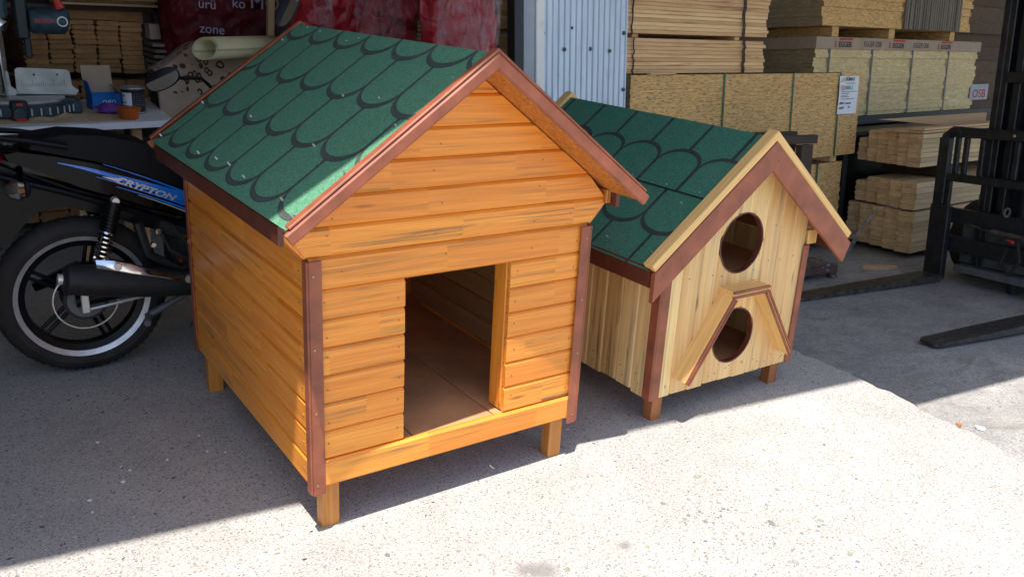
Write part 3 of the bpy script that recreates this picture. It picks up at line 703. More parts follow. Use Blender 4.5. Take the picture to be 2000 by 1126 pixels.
def stripe(pts, w0, w1, mat, name='stripe', y=1.5145):
    mb = MB(); n = len(pts); a = []; b = []
    for i, (x, z) in enumerate(pts):
        t = i/(n-1); w = w0+(w1-w0)*t; a.append((x-bo.x, y-bo.y, z+w/2)); b.append((x-bo.x, y-bo.y, z-w/2))
    for i in range(n-1): mb.prism([a[i], a[i+1], b[i+1], b[i]], (0, .0012, 0))
    part(name, mb, mat, sp)
def curve_pts(p0, p1, sag, n=8): return [(p0[0]+(p1[0]-p0[0])*i/n, p0[1]+(p1[1]-p0[1])*i/n+sag*4*(i/n)*(1-i/n)) for i in range(n+1)]
stripe(curve_pts((-.40, .905), (-.19, .833), .004), .003, .022, 'blue')
stripe(curve_pts((-.19, .833), (.11, .708), .003), .022, .052, 'blue', y=1.5142)
stripe(curve_pts((-.27, .842), (.10, .682), .004), .002, .012, 'blue'); stripe(curve_pts((-.20, .797), (.09, .668), .004), .002, .010, 'blue')
stripe(curve_pts((-.24, .89), (.10, .735), .006), .002, .010, 'blue'); stripe(curve_pts((-.12, .757), (.08, .661), .002), .001, .006, 'alloy'); stripe(curve_pts((-.26, .868), (.11, .723), .002), .001, .004, 'alloy')
text('lettering', 'CRYPTON', .035, 'silver', sp, basis(Vector((-.205, 1.5135, .818))-bo, (.243, 0, -.106), (.106, 0, .243)), .0006, .0012, 1.48, shear=.3)
mb = MB(); mb.prism([(-.25-bo.x*0+.35-.0, 1.5136-bo.y, .842), (.18, 1.5136-bo.y, .826), (.16, 1.5136-bo.y, .814), (.112, 1.5136-bo.y, .836)], (0, .001, 0)); part('lettering_swoosh', mb, 'silver', sp)
# tail, rack, indicators
mb = MB(); mb.tube([(-.70, 1.56, .99), (-.58, 1.53, 1.005), (-.50, 1.51, .995), (-.36, 1.50, .965)], .011, 8); mb.tube([(-.70, 1.70, .99), (-.58, 1.73, 1.005), (-.50, 1.75, .995), (-.36, 1.76, .965)], .011, 8); mb.tube([(-.70, 1.56, .99), (-.735, 1.63, .98), (-.70, 1.70, .99)], .011, 8)
part('grab_rail', mb, 'blackplastic', bike, BL, smooth=True)
mb = MB(); mb.loft([[(-.57-bo.x, 1.55-bo.y, .917), (-.56-bo.x, 1.63-bo.y, .95), (-.57-bo.x, 1.71-bo.y, .917), (-.58-bo.x, 1.63-bo.y, .90)], [(-.68-bo.x, 1.57-bo.y, .90), (-.68-bo.x, 1.63-bo.y, .94), (-.68-bo.x, 1.69-bo.y, .90), (-.68-bo.x, 1.63-bo.y, .87)]]); part('tail_light', mb, 'redlens', bike)
for y, s in ((1.5, -1), (1.76, 1)):
    ind = part('indicator', (lambda mb: (mb.tube([(-.525, y, .815), (-.545, y, .815), (-.57, y, .815), (-.59, y, .815)], [.034, .044, .034, .008], 16), mb)[1])(MB()), 'chrome', bike, BL, smooth=True)
    mb = MB(); mb.tube([(-.519, y, .815), (-.507, y, .815), (-.50, y, .815)], [.036, .026, .004], 14); part('lens', mb, 'sawdark', ind, smooth=True)
    mb = MB(); mb.cyl((-.54, y, .83), (-.52, 1.63, .87), .012, n=8); part('stalk', mb, 'blackplastic', ind)
mb = MB(); mb.box((-.73, 1.56, .63), (-.715, 1.70, .80), 0, .004); part('number_plate_bracket', mb, 'greysteel', bike, BL)
# shocks
for y, xo in ((1.475, 0), (1.785, .0)):
    x0, z0, x1, z1 = -.222+xo, .738, -.292+xo, .50
    sh = part('shock_absorber', (lambda mb: (mb.cyl((x0, y, z0), (x1, y, z1), .013, n=10), mb.cyl((x0+.003, y, z0+.008), (x0-.030, y, z0-.12), .030, .027, 14), mb)[2])(MB()), 'blackplastic', bike, BL, smooth=True)
    mb = MB(); pts = []
    for i in range(72):
        t = .42+i/71*.5; a = i/71*math.pi*2*6.5; px, pz = x0+(x1-x0)*t, z0+(z1-z0)*t; pts.append((px+.026*math.cos(a)*.96, y+.026*math.sin(a), pz-.026*math.cos(a)*.28))
    mb.tube(pts, .0052, 6); part('coil_spring', mb, 'chrome', sh, smooth=True)
    for k in range(7):
        t = .06+k*.058; mb = MB(); c = Vector((x0+(x1-x0)*t, y, z0+(z1-z0)*t)); d = Vector((x1-x0, 0, z1-z0)).normalized(); mb.cyl(c-d*.003, c+d*.003, .0325, n=14); part('bellows_ring', mb, 'blackplastic', sh)
    mb = MB(); mb.cyl((x0+.006, y-.02, z0+.012), (x0+.006, y+.02, z0+.012), .014, n=10); part('shock_bolt', mb, 'alloy', sh)
# exhaust and swing arm
mb = MB(); mb.tube([(-.435, 1.45, .458), (-.425, 1.45, .456), (-.30, 1.455, .433), (-.12, 1.46, .40), (.05, 1.465, .37), (.20, 1.47, .345)], [.045, .060, .066, .064, .054, .042], 20); ex = part('exhaust_muffler', mb, 'exhaust', bike, BL, smooth=True)
mb = MB()
rr = [(-.315, 1.446, .51, .030), (-.25, 1.438, .495, .040), (-.19, 1.432, .475, .040), (-.12, 1.43, .445, .030), (-.02, 1.43, .415, .022), (.10, 1.432, .393, .020), (.18, 1.435, .38, .018)]
mb.loft([[(x, y-.012, z+w*.55), (x, y-.022, z), (x, y-.018, z-w*.6), (x, y+.01, z-w*.6), (x, y+.01, z+w*.62)] for x, y, z, w in rr]); part('heat_shield', mb, 'chrome', ex, smooth=True)
for x, z in ((-.24, .495), (.03, .405)): mb = MB(); mb.cyl((x, 1.405, z), (x, 1.44, z), .015, n=10); part('shield_bolt', mb, 'alloy', ex)
mb = MB(); mb.cyl((-.438, 1.45, .458), (-.455, 1.45, .461), .022, n=12); part('tail_pipe', mb, 'alloy', ex)
mb = MB(); mb.tube([(-.39, 1.535, .335), (-.1, 1.54, .355), (.22, 1.55, .38)], [.030, .026, .03], 10); mb.tube([(-.39, 1.725, .335), (-.1, 1.72, .355), (.22, 1.71, .38)], [.030, .026, .03], 10); part('swing_arm', mb, 'blackplastic', bike, BL, smooth=True)
mb = MB(); mb.tube([(-.36, 1.50, .30), (-.1, 1.49, .335), (.25, 1.49, .36)], .006, 6); mb.box((-.375, 1.49, .29), (-.345, 1.51, .37), 0, .003); part('brake_rod', mb, 'alloy', bike, BL)
mb = MB(); mb.cyl((-.35, 1.54, .33), (-.35, 1.56, .33), .085, n=26); part('brake_drum', mb, 'exhaust', bike, BL, smooth=True)
mb = MB(); mb.tube([(-.52, 1.70, .36), (-.35, 1.70, .42), (-.1, 1.70, .40), (.2, 1.70, .40)], [.04, .07, .05, .05], 10, flat=.4); part('chain_guard', mb, 'glossblack', bike, BL, smooth=True)
mb = MB(); mb.tube([(-.14, 1.47, .245), (-.08, 1.48, .268), (.08, 1.5, .33)], [.014, .016, .012], 8); mb.cyl((-.15, 1.40, .24), (-.13, 1.47, .25), .014, n=8); part('passenger_footrest', mb, 'greysteel', bike, BL, smooth=True)
mb = MB(); mb.box((.0, 1.53, .33), (.36, 1.72, .60), 0, .03)
for k in range(8): mb.cyl((.12+.03*k, 1.63, .44), (.128+.03*k, 1.63, .44), .115, n=20)
mb.tube([(-.13, 1.52, .64), (-.10, 1.52, .50), (.02, 1.52, .42), (.16, 1.52, .45)], .02, 8); mb.tube([(-.05, 1.54, .62), (.1, 1.54, .55)], .035, 8); part('engine', mb, 'exhaust', bike, BL, smooth=True)
mb = MB()
for (x, y, z, r) in ((.045, 1.505, .565, .012), (-.055, 1.505, .60, .014), (-.08, 1.505, .545, .010), (.02, 1.50, .47, .012)): mb.cyl((x, y-.012, z), (x, y+.01, z), r, n=8)
part('engine_bolts', mb, 'chrome', bike, BL, kind='stuff')
mb = MB(); mb.prism([(-.60, 1.585, .79), (-.55, 1.585, .80), (-.50, 1.585, .72), (-.565, 1.585, .645), (-.62, 1.585, .62)], (0, .09, 0)); part('mud_flap', mb, 'greysteel', bike, BL)
mb = MB(); mb.tube([(-.05, 1.50, .60), (-.02, 1.49, .52), (.06, 1.49, .46), (.12, 1.50, .44)], .007, 7); mb.tube([(.0, 1.50, .62), (.05, 1.495, .54), (.10, 1.50, .50)], .006, 7); part('cable', mb, 'rubber', bike, BL, smooth=True)
mb = MB(); mb.cyl((-.35, 1.535, .33), (-.35, 1.545, .33), .072, n=24); mb.tube([(-.35, 1.53, .33), (-.365, 1.52, .39), (-.36, 1.515, .42)], [.016, .012, .009], 8); part('hub_plate', mb, 'greysteel', bike, BL, smooth=True)
mb = MB(); mb.lathe([(.120, -.004), (.125, -.004), (.125, .004), (.120, .004)], (-.35, 1.545, .33), 'y', 32); part('hub_ring', mb, 'alloy', bike, BL, smooth=True)
for y in (1.535, 1.725):
    mb = MB(); mb.tube([(-.60, y, .86), (-.40, y, .79), (-.20, y, .71), (.0, y, .63), (.12, y, .60)], .012, 8); part('frame_rail', mb, 'blackplastic', bike, BL, smooth=True)
# front end
mb = MB(); mb.tube([(.62, 1.63, .98), (.74, 1.63, .85), (.84, 1.63, .62)], .04, 10)
for y in (1.55, 1.71): mb.tube([(.74, y, .86), (1.02, y, .33)], .022, 10)
part('front_fork', mb, 'greysteel', bike, BL, smooth=True)
panel('leg_shield', [(.36, .78), (.52, .74), (.70, .92), (.74, .98), (.66, 1.0), (.50, .86), (.36, .84)], 1.46, 1.80, 'glossblack', smooth=True)
mb = MB(); mb.tube([(.30, 1.78, 1.12), (.40, 1.76, 1.11), (.60, 1.68, 1.05), (.66, 1.80, 1.06), (.75, 2.10, 1.14)], .014, 10); part('handlebar', mb, 'blackplastic', bike, BL, smooth=True)
def mirror(c, ax, wdt, hgt, stalk, tilt):
    c = Vector(c); m = part('mirror', (lambda mb: (mb.tube(stalk, .008, 7), mb)[1])(MB()), 'blackplastic', bike, BL, smooth=True)
    vn = (CAM-c).normalized(); x = Vector(ax); B = basis(c, x, vn.cross(x))
    def el(k, z): return [(wdt*k*math.copysign(abs(math.cos(a))**.85, math.cos(a)), hgt*k*math.copysign(abs(math.sin(a))**.85, math.sin(a)), z) for a in [2*math.pi*i/32 for i in range(32)]]
    mb = MB(); mb.loft([el(.3, -.035), el(.8, -.022), el(1.0, -.002), el(1.0, .006), el(.93, .008)]); part('mirror_shell', mb, 'blackplastic', m, B, smooth=True)
    mb = MB(); mb.loft([el(.92, .0075), el(.92, .0095)]); part('mirror_glass', mb, 'mirror', m, B @ Matrix.Rotation(tilt, 4, 'X'))
mirror((.064, 1.75, 1.191), RIGHT*.9-DOWN*.42, .077, .042, [(.13, 1.76, 1.195), (.23, 1.77, 1.193), (.262, 1.78, 1.165), (.30, 1.78, 1.12)], -.15)
mirror((.829, 2.30, 1.482), RIGHT*.42-DOWN*.9, .105, .045, [(.80, 2.3, 1.40), (.765, 2.28, 1.337), (.722, 2.22, 1.27), (.75, 2.1, 1.14)], -.36)
mb = MB(); mb.cyl((.35, 1.79, .33), (.15, 1.90, .0), .014, n=8); part('side_stand', mb, 'greysteel', bike, BL)

# ================================================================== saw bench and the things on it
tb = thing('work_table', 'white melamine topped work table behind the motorcycle', 'table', (-.3, 3.2, 0)); tbo = Vector((-.3, 3.2, 0))
mb = MB(); TZ = .86
q = [(-1.35, 2.66), (.275, 2.818), (.365, 2.857), (.43, 3.80), (-1.35, 3.75)]
mb.prism([(x-tbo.x, y-tbo.y, TZ-.034) for x, y in q], (0, 0, .034)); part('table_top', mb, 'melamine', tb)
for x, y in ((.18, 2.95), (-.12, 3.0), (.22, 3.65), (-1.2, 2.8), (-1.2, 3.6)):
    mb = MB(); mb.box((x-tbo.x-.025, y-tbo.y-.025, 0), (x-tbo.x+.025, y-tbo.y+.025, TZ-.036), 0, .003); part('leg', mb, 'lumber', tb)
mb = MB(); mb.box((-1.3-tbo.x, 3.02-tbo.y, .55), (.15-tbo.x, 3.05-tbo.y, .66)); part('rail', mb, 'darkboards', tb)
# mitre saw
saw = thing('mitre_saw', 'dusty blue green mitre saw with a silver scale fence on the table', 'saw', (-.35, 3.1, TZ)); so_ = Vector((-.35, 3.1, TZ)); SLc = Matrix.Translation(-so_)
mb = MB(); n = 20; arc0 = []
cx, cy = -.36, 3.30
for k in range(n+1):
    a = math.pi*(1.0+k/n); arc0.append((cx+.30*math.cos(a), cy+.30*math.sin(a)))
mb.prism([(x, y, TZ+.012) for x, y in arc0]+[(cx+.30, cy+.06, TZ+.012), (cx-.30, cy+.06, TZ+.012)], (0, 0, .055)); mb.box((-.20, 3.17, TZ), (-.045, 3.36, TZ+.075), 0, .008); mb.box((-.70, 3.17, TZ), (-.52, 3.36, TZ+.075), 0, .008)
part('base', mb, 'sawteal', saw, SLc, smooth=True)
mb = MB()
for k in range(2, 19):
    a = math.pi*(1.0+k/20); x, y = cx+.302*math.cos(a), cy+.302*math.sin(a); mb.box((x-.004, y-.004, TZ+.018), (x+.004, y+.004, TZ+.056), 0, .001)
part('detent_ribs', mb, 'sawalu', saw, SLc)
mb = MB(); mb.lathe([(.0, .0), (.245, .0), (.25, .004), (.25, .016), (.245, .02), (0, .02)], (cx, cy, TZ+.0685), 'z', 40); part('turntable', mb, 'sawalu', saw, SLc, smooth=True)
mb = MB(); mb.lathe([(.262, .0), (.285, .0), (.285, .004), (.262, .004)], (cx, cy, TZ+.068), 'z', 40); part('angle_scale', mb, 'greysteel', saw, SLc, smooth=True)
mb = MB(); mb.box((-.41, 2.955, TZ+.004), (-.33, 3.03, TZ+.10), 0, .008); part('mitre_arm', mb, 'sawdark', saw, SLc)
mb = MB(); mb.cyl((-.375, 2.93, TZ+.04), (-.375, 2.96, TZ+.04), .028, .03, 14); part('lock_knob', mb, 'sawteal', saw, SLc, smooth=True)
mb = MB(); mb.tube([(-.40, 2.945, TZ+.03), (-.385, 2.935, TZ+.008), (-.345, 2.935, TZ+.006)], .010, 8); mb.box((-.385, 2.950, TZ+.078), (-.355, 2.954, TZ+.09)); part('red_trigger', mb, 'sawred', saw, SLc)
FY = 3.30
mb = MB(); p = [(-.072, TZ+.215), (-.088, TZ+.228), (-.325, TZ+.238), (-.34, TZ+.226), (-.342, TZ+.10), (-.05, TZ+.09), (-.035, TZ+.112), (-.066, TZ+.14)]
mb.prism([(x, FY, z) for x, z in p], (0, .014, 0)); fe = part('fence', mb, 'sawalu', saw, SLc)
mb = MB(); mb.prism([(x-.30, FY, z) for x, z in p], (0, .014, 0)); part('fence', mb, 'sawalu', saw, SLc)
mb = MB()
for k in range(22): mb.box((-.315+k*.0105, FY-.0008, TZ+.138), (-.3135+k*.0105, FY, TZ+.138+(.034 if k % 5 == 0 else .014)))
for x in (-.25, -.135): mb.cyl((x, FY-.001, TZ+.20), (x, FY+.002, TZ+.20), .006, n=10)
part('scale_marks', mb, 'ink', fe, kind='stuff')
mb = MB(); mb.tube([(-.62, 3.5, TZ+.06), (-.62, 3.5, TZ+.5), (-.56, 3.4, TZ+.62)], [.055, .05, .045], 12); part('pivot_column', mb, 'sawdark', saw, SLc, smooth=True)
mb = MB(); mb.lathe([(.02, -.02), (.155, -.02), (.165, -.01), (.165, .025), (.155, .03), (.02, .03)], (0, 0, 0), 'y', 32); part('blade_guard', mb, 'sawalu', saw, SLc @ Matrix.Translation((-.42, 3.28, TZ+.27)) @ Matrix.Rotation(math.radians(82), 4, 'Z'), smooth=True)
mb = MB(); mb.lathe([(.02, -.002), (.20, -.002), (.20, .002), (.02, .002)], (0, 0, 0), 'y', 40); part('saw_blade', mb, 'alloy', saw, SLc @ Matrix.Translation((-.39, 3.26, TZ+.29)) @ Matrix.Rotation(math.radians(82), 4, 'Z'), smooth=True)
mb = MB(); mb.tube([(-.44, 3.05, TZ+.50), (-.40, 3.05, TZ+.47), (-.41, 3.05, TZ+.455)], [.04, .05, .03], 12); part('guard_collar', mb, 'chrome', saw, SLc, smooth=True)
mb = MB(); mb.box((-.50, 3.03, TZ+.49), (-.36, 3.18, TZ+.70), 0, .02); part('gear_housing', mb, 'sawteal', saw, SLc)
mb = MB(); mb.box((-.335, 3.03, TZ+.40), (-.27, 3.12, TZ+.62), 0, .012); mb.box((-.305, 3.03, TZ+.31), (-.272, 3.06, TZ+.41), 0, .006); part('saw_arm', mb, 'sawdark', saw, SLc)
mb = MB(); mb.tube([(-.27, 3.06, TZ+.497), (-.255, 3.06, TZ+.497), (-.12, 3.06, TZ+.497), (-.10, 3.06, TZ+.497), (-.085, 3.06, TZ+.494)], [.055, .066, .068, .064, .045], 22); mo = part('motor', mb, 'sawteal', saw, SLc, smooth=True)
text('lettering', 'BOSCH', .026, 'redink', mo, basis((-.25, 2.993, TZ+.49), (1, 0, 0), (0, .1, 1)), .0012, .0004, 1.1)
mb = MB(); mb.lathe([(.020, 0), (.026, 0), (.026, .002), (.020, .002)], (-.122, 2.992, TZ+.497), 'y', 20); part('motor_badge', mb, 'silver', mo)
mb = MB(); mb.tube([(-.14, 3.04, TZ+.70), (-.135, 3.04, TZ+.60), (-.12, 3.04, TZ+.56)], [.02, .018, .03], 9); part('red_lever', mb, 'sawred', saw, SLc, smooth=True)
mb = MB(); mb.box((-.34, 3.04, TZ+.60), (-.13, 3.2, TZ+.76), 0, .03); part('handle', mb, 'sawdark', saw, SLc)
mb = MB()
def dust(u, v):
    x = -.55+u*.72; y = 2.86+v*.55; f = math.sin(math.pi*u)*math.sin(math.pi*v); return (x, y, TZ+.0008+max(0, .024*f*(.5+noise.noise(Vector((x*9, y*9, 1))))-.0035*(1-f)-.003))
mb.grid(dust, 40, 30); d_ = part('sawdust', mb, 'dust', None, smooth=True); setp(d_, 'pale sawdust lying on the white table top around the saw', 'sawdust', None, 'stuff')
# carton
bx = thing('blue_carton', 'open blue carton with a raised brown flap beside the saw', 'box', (.105, 3.36, TZ), rz=.12)
mb = MB(); a, b, h = .083, .06, .088
for q0, q1 in (((-a, -b, 0), (a, -b+.003, h)), ((-a, b-.003, 0), (a, b, h)), ((-a, -b+.003, 0), (-a+.003, b-.003, h)), ((a-.003, -b+.003, 0), (a, b-.003, h)), ((-a, -b, 0), (a, b, .003))): mb.box(q0, q1)
part('carton_body', mb, 'bluebox', bx)
mb = MB(); mb.prism([(-a-.005, b, h), (a-.01, b, h), (a-.012, b+.025, h+.15), (-a-.008, b+.025, h+.15)], (0, .003, 0)); part('back_flap', mb, 'card', bx)
mb = MB(); mb.prism([(-a, -b, h), (-a, b, h), (-a-.012, b-.01, h+.075), (-a-.012, -b+.02, h+.07)], (.003, 0, 0)); part('side_flap', mb, 'bluebox', bx)
mb = MB(); mb.prism([(a, -b, h), (a, b, h), (a-.03, b, h+.05), (a-.01, -b, h+.01)], (.003, 0, 0)); part('side_flap', mb, 'card', bx)
text('print', 'ogo', .05, 'white', bx, basis((-.03, -b-.0006, .034), (1, 0, 0), (0, 0, 1)), .0004)
mb = MB()
def pil(s):
    def f(u, v):
        e = (math.sin(math.pi*u)*math.sin(math.pi*v))**.5; return ((u-.5)*.155, (v-.5)*.10, s*e*.026+.032+.012*e*noise.noise(Vector((u*5, v*5, s)))*1.5)
    return f
mb.grid(pil(1), 16, 12); mb.grid(pil(-1), 16, 12); pu = part('foil_packet', mb, 'purple', None, Matrix.Translation((.092, 3.13, TZ)) @ Matrix.Rotation(.1, 4, 'Z') @ Matrix.Rotation(.2, 4, 'X'), smooth=True); setp(pu, 'crumpled purple foil packet leaning on the blue carton', 'packet')
tu = thing('plastic_tub', 'small round orange plastic tub at the front of the white table', 'tub', (.146, 2.925, TZ))
mb = MB(); mb.lathe([(0, 0), (.046, 0), (.050, .004), (.060, .052), (.056, .052), (.046, .006), (0, .006)], (0, 0, 0), 'z', 30); part('tub_body', mb, 'orangeplastic', tu, smooth=True)
mb = MB(); mb.lathe([(0, .052), (.060, .052), (.065, .054), (.065, .060), (.060, .064), (0, .066)], (0, 0, 0), 'z', 30); part('lid', mb, 'orangeplastic', tu, smooth=True)
ca = thing('paint_can', 'black paint tin with a white label and silver lid on the table', 'can', (.222, 3.16, TZ))
mb = MB(); mb.lathe([(0, 0), (.064, 0), (.066, .003), (.063, .006), (.063, .130), (.066, .134), (.0, .134)], (0, 0, 0), 'z', 36); part('can_body', mb, 'canblack', ca, smooth=True)
mb = MB(); mb.lathe([(0, .134), (.063, .134), (.067, .138), (.067, .146), (.062, .148), (.056, .143), (0, .143)], (0, 0, 0), 'z', 36); part('lid', mb, 'tin', ca, smooth=True)
mb = MB(); mb.lathe([(.0655, .004), (.067, .004), (.067, .010), (.0655, .010)], (0, 0, 0), 'z', 36); part('bottom_rim', mb, 'tin', ca, smooth=True)
mb = MB(); vs = []
for k in range(9):
    a = math.radians(196+k*7); vs.append([(.0637*math.cos(a), .0637*math.sin(a), .03), (.0637*math.cos(a), .0637*math.sin(a), .118)])
mb.loft(vs, 0, False, False); lb = part('label', mb, 'white', ca, smooth=True)
for t_, z in (('@', .098), ('lu', .078), ('the', .060), ('ome', .042)):
    a = math.radians(222); text('label_print', t_, .02, 'ink', lb, basis((.0645*math.cos(a)-.018, .0645*math.sin(a)+.010, z), (math.sin(-a), math.cos(a), 0), (0, 0, 1)), .0004)
mb = MB()
for k in range(4):
    a = math.radians(262+k*16); c_ = Vector((.0634*math.cos(a), .0634*math.sin(a), 0)); t_ = Vector((-math.sin(a), math.cos(a), 0))
    for j in range(7): mb.box(c_+t_*-.006+Vector((0, 0, .04+j*.011)), c_+t_*(.003+.004*(j % 2))+Vector((.0004, .0004, .044+j*.011)))
part('fine_print', mb, 'greysteel', ca, kind='stuff')

# ================================================================== timber and goods in the dark left bay
def end_stack(label, x0, x1, z0, z1, y, depth, ncol, nrow, endmat, group=None, frame=ID, name='plank_stack', jx=.006, jy=.06, stagger=0., crown=0., skip=()):
    """boards lying away from the viewer: their sawn ends face us"""
    t = thing(name, label, 'plank stack', ((x0+x1)/2, y, z0), frame, 0, group); w = (x1-x0)/ncol; h = (z1-z0)/nrow
    for i in range(ncol):
        for j in range(nrow):
            if (i, j) in skip: continue
            ww = w*R_.uniform(.90, .955); hh = h*R_.uniform(.93, .985); dy = R_.uniform(-jy, jy)*.5
            mb = plank_mb(depth, ww, hh, min(.004, hh*.2))
            # tongue on one edge
            mb.box((-depth/2+.001, ww/2-.001, -hh*.14), (depth/2-.001, ww/2+w*.05, hh*.16))
            m = basis((x0+w*(i+.5)+R_.uniform(-jx, jx)-(x0+x1)/2, depth/2+dy+stagger*i, h*(j+.5)+crown*math.sin(math.pi*(i+.5)/ncol)), (0, 1, 0), (-1, 0, 0))
            part('board', mb, endmat, t, m)
    return t
end_stack('tall stack of rough brown boards, ends outward, behind the saw', -.183, .545, .965, 1.30, 4.3, 1.6, 5, 11, 'endbrown', 'plank stacks in the dark bay', jy=.05, crown=.012)
end_stack('low stack of brown boards under the tall brown board stack', -.17, .56, .70, .925, 4.28, 1.6, 5, 6, 'endbrown', 'plank stacks in the dark bay', jy=.05)
end_stack('bottom stack of brown boards near the floor behind the motorcycle', -.95, .30, .06, .62, 4.0, 1.6, 7, 9, 'endbrown', 'plank stacks in the dark bay', jy=.05)
mb = MB(); bs = thing('storage_rack', 'dark timber storage rack holding brown boards at the back of the bay', 'rack', (.2, 4.6, 0)); ro = Vector((.2, 4.6, 0))
for a, b in (((-.35, 4.5, .935), (.66, 4.6, .96)), ((-.35, 4.5, .66), (.66, 4.6, .695))): mb = MB(); mb.box(Vector(a)-ro, Vector(b)-ro, 0, .003); part('bearer', mb, 'darkwood', bs)
for x in (-.42, .70): mb = MB(); mb.box(Vector((x-.03, 4.5, 0))-ro, Vector((x+.03, 4.6, 2.2))-ro, 0, .003); part('upright', mb, 'darkwood', bs)
mb = MB(); mb.box(Vector((-.4, 4.5, 1.365))-ro, Vector((.70, 4.6, 1.40))-ro, 0, .003); part('bearer', mb, 'darkwood', bs)
sh = thing('shelf_boards', 'pale new boards on the top shelf above the brown stack', 'boards', (.35, 4.4, 1.40))
for k in range(6):
    plank('board', sh, (-.34+.006*R_.uniform(-3, 3), k*.0-.02+.10*(k % 2), .012+.020*(k//1)*.9), (.325+.004*R_.uniform(-3, 3), -.02+.10*(k % 2), .012+.020*k*.9), (0, 1, 0), .1, .016, 'lumber')
pl = plank('plywood_sheet', None, (.0, 4.52, 1.33), (.60, 4.52, 1.33), (0, .2, 1), .09, .012, 'endbrown'); setp(pl, 'narrow brown plywood offcut standing on top of the brown stack', 'plywood')
fr = plank('timber_batten', None, (.69, 4.2, 1.20), (.665, 4.2, 1.75), (1, 0, .05), .03, .02, 'lumber'); setp(fr, 'thin upright batten beside the dark red packs', 'batten')
dk = thing('grey_board_stack', 'dim stack of thin grey boards beside the carpet', 'plank stack', (.66, 4.15, .86), group='plank stacks in the dark bay')
for k in range(9): plank('board', dk, (-.11, R_.uniform(-.02, .02), .02+k*.037), (.25+R_.uniform(-.01, .01), R_.uniform(-.02, .02), .018+k*.037), (0, 1, 0), .3, .022, 'darkboards')
bb = part('brown_carton', (lambda mb: (mb.box((-.06, 0, 0), (.10, .14, .10), 0, .004), mb)[1])(MB()), 'card', None, Matrix.Translation((.62, 4.15, 1.205))); setp(bb, 'small brown carton on top of the grey board stack', 'box')
# red film covered packs
def film_pack(name, label, x0, x1, z0, z1, y, depth, mat, cat='pack', amp=.02, seed=0, lean=0., group=None, edge=None, freq=3.2):
    mb = MB()
    def f(u, v):
        x = x0+(x1-x0)*u; z = z0+(z1-z0)*v
        e = min(1, 6*min(u, 1-u)+.0); rr = (1-(1-min(1, 7*min(u, 1-u)))**2)
        p = Vector((x*freq, z*freq*1.1, seed)); dv = noise.voronoi(p*1.15+Vector((.5*noise.noise(p*1.7), .5*noise.noise(p*1.7+Vector((5, 5, 5))), 0)))[0]; n1 = noise.noise(p*1.3)*.6+(dv[1]-dv[0])*.75+abs(noise.noise(p*4.1))*.25
        y_ = y+depth*.35*(1-rr)-amp*n1*2+lean*v; zz = z
        if edge and v == 0: zz += edge*noise.noise(Vector((x*7, 5, seed)))
        return (x+amp*.5*noise.noise(p*2), y_, zz+amp*.4*noise.noise(p*2+Vector((9, 9, 9))))
    mb.grid(f, 70, 44)
    def g(u, v): p = f(u, v); return (p[0], y+depth, p[2])
    o = part(name, mb, mat, None, smooth=True); o.data.polygons.foreach_set('use_smooth', [True]*len(o.data.polygons))
    sd = o.modifiers.new('thick', 'SOLIDIFY'); sd.thickness = .006
    return setp(o, label, cat, group)
RG = 'red film wrapped packs'
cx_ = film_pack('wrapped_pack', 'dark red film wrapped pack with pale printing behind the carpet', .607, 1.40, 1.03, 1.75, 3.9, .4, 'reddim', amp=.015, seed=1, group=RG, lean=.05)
for s_, x, z, sz in (('ürü', .80, 1.43, .085), ('zone', .80, 1.275, .085), ('MON', 1.14, 1.44, .13), ('ko', 1.02, 1.44, .09)):
    text('film_print', s_, sz, 'filmprint', cx_, basis((x, 3.835, z), (1, 0, -.06), (0, .05, 1)), .001)
film_pack('wrapped_pack', 'bright red crumpled film pack directly above the orange house ridge', 1.16, 2.06, .95, 1.85, 3.05, .4, 'redfilm', amp=.050, seed=4, group=RG, edge=.05, freq=4.)
film_pack('wrapped_pack', 'red film wrapped pack hanging beside the black post', 1.50, 1.99, 1.232, 1.80, 2.06, .2, 'redfilm', amp=.034, seed=8, group=RG, edge=.12)
film_pack('clear_film', 'milky clear film strip hanging over the bright red pack', 1.24, 1.36, 1.18, 1.62, 2.965, .03, 'clearfilm', 'film', .03, 12)
film_pack('clear_film', 'crumpled milky clear film bunched low on the red pack', 1.50, 1.86, 1.19, 1.62, 2.96, .03, 'clearfilm', 'film', .03, 15, edge=.1)
film_pack('clear_film', 'wide curtain of clear wrinkled film between the two red packs', 1.535, 1.87, 1.19, 1.72, 1.99, .05, 'clearfilm', 'film', .025, 19, edge=.11)
film_pack('clear_film', 'narrow clear film fold at the right red pack edge', 1.82, 1.95, 1.345, 1.615, 2.0, .03, 'clearfilm', 'film', .016, 23, edge=.06)
mb = MB(); mb.box((1.50, 2.10, .0), (2.02, 2.34, 1.215), 0, .05); bk = part('dark_crate', mb, 'blackplastic', None); setp(bk, 'tall black crate in shadow under the red pack beside the post', 'crate')
pp = plank('timber_post', None, (1.10, 3.45, .5), (1.175, 3.45, 2.0), (1, 0, 0), .045, .04, 'lumber'); setp(pp, 'upright raw timber post behind the raised mirror', 'post')
cs = thing('cut_board_bundle', 'short cut boards glimpsed between the red packs', 'boards', (2.02, 3.25, 1.2))
for k in range(9): plank('board', cs, (-.07, 0, k*.026), (.09, 0, k*.026), (0, 1, 0), .2, .02, 'lumber2')
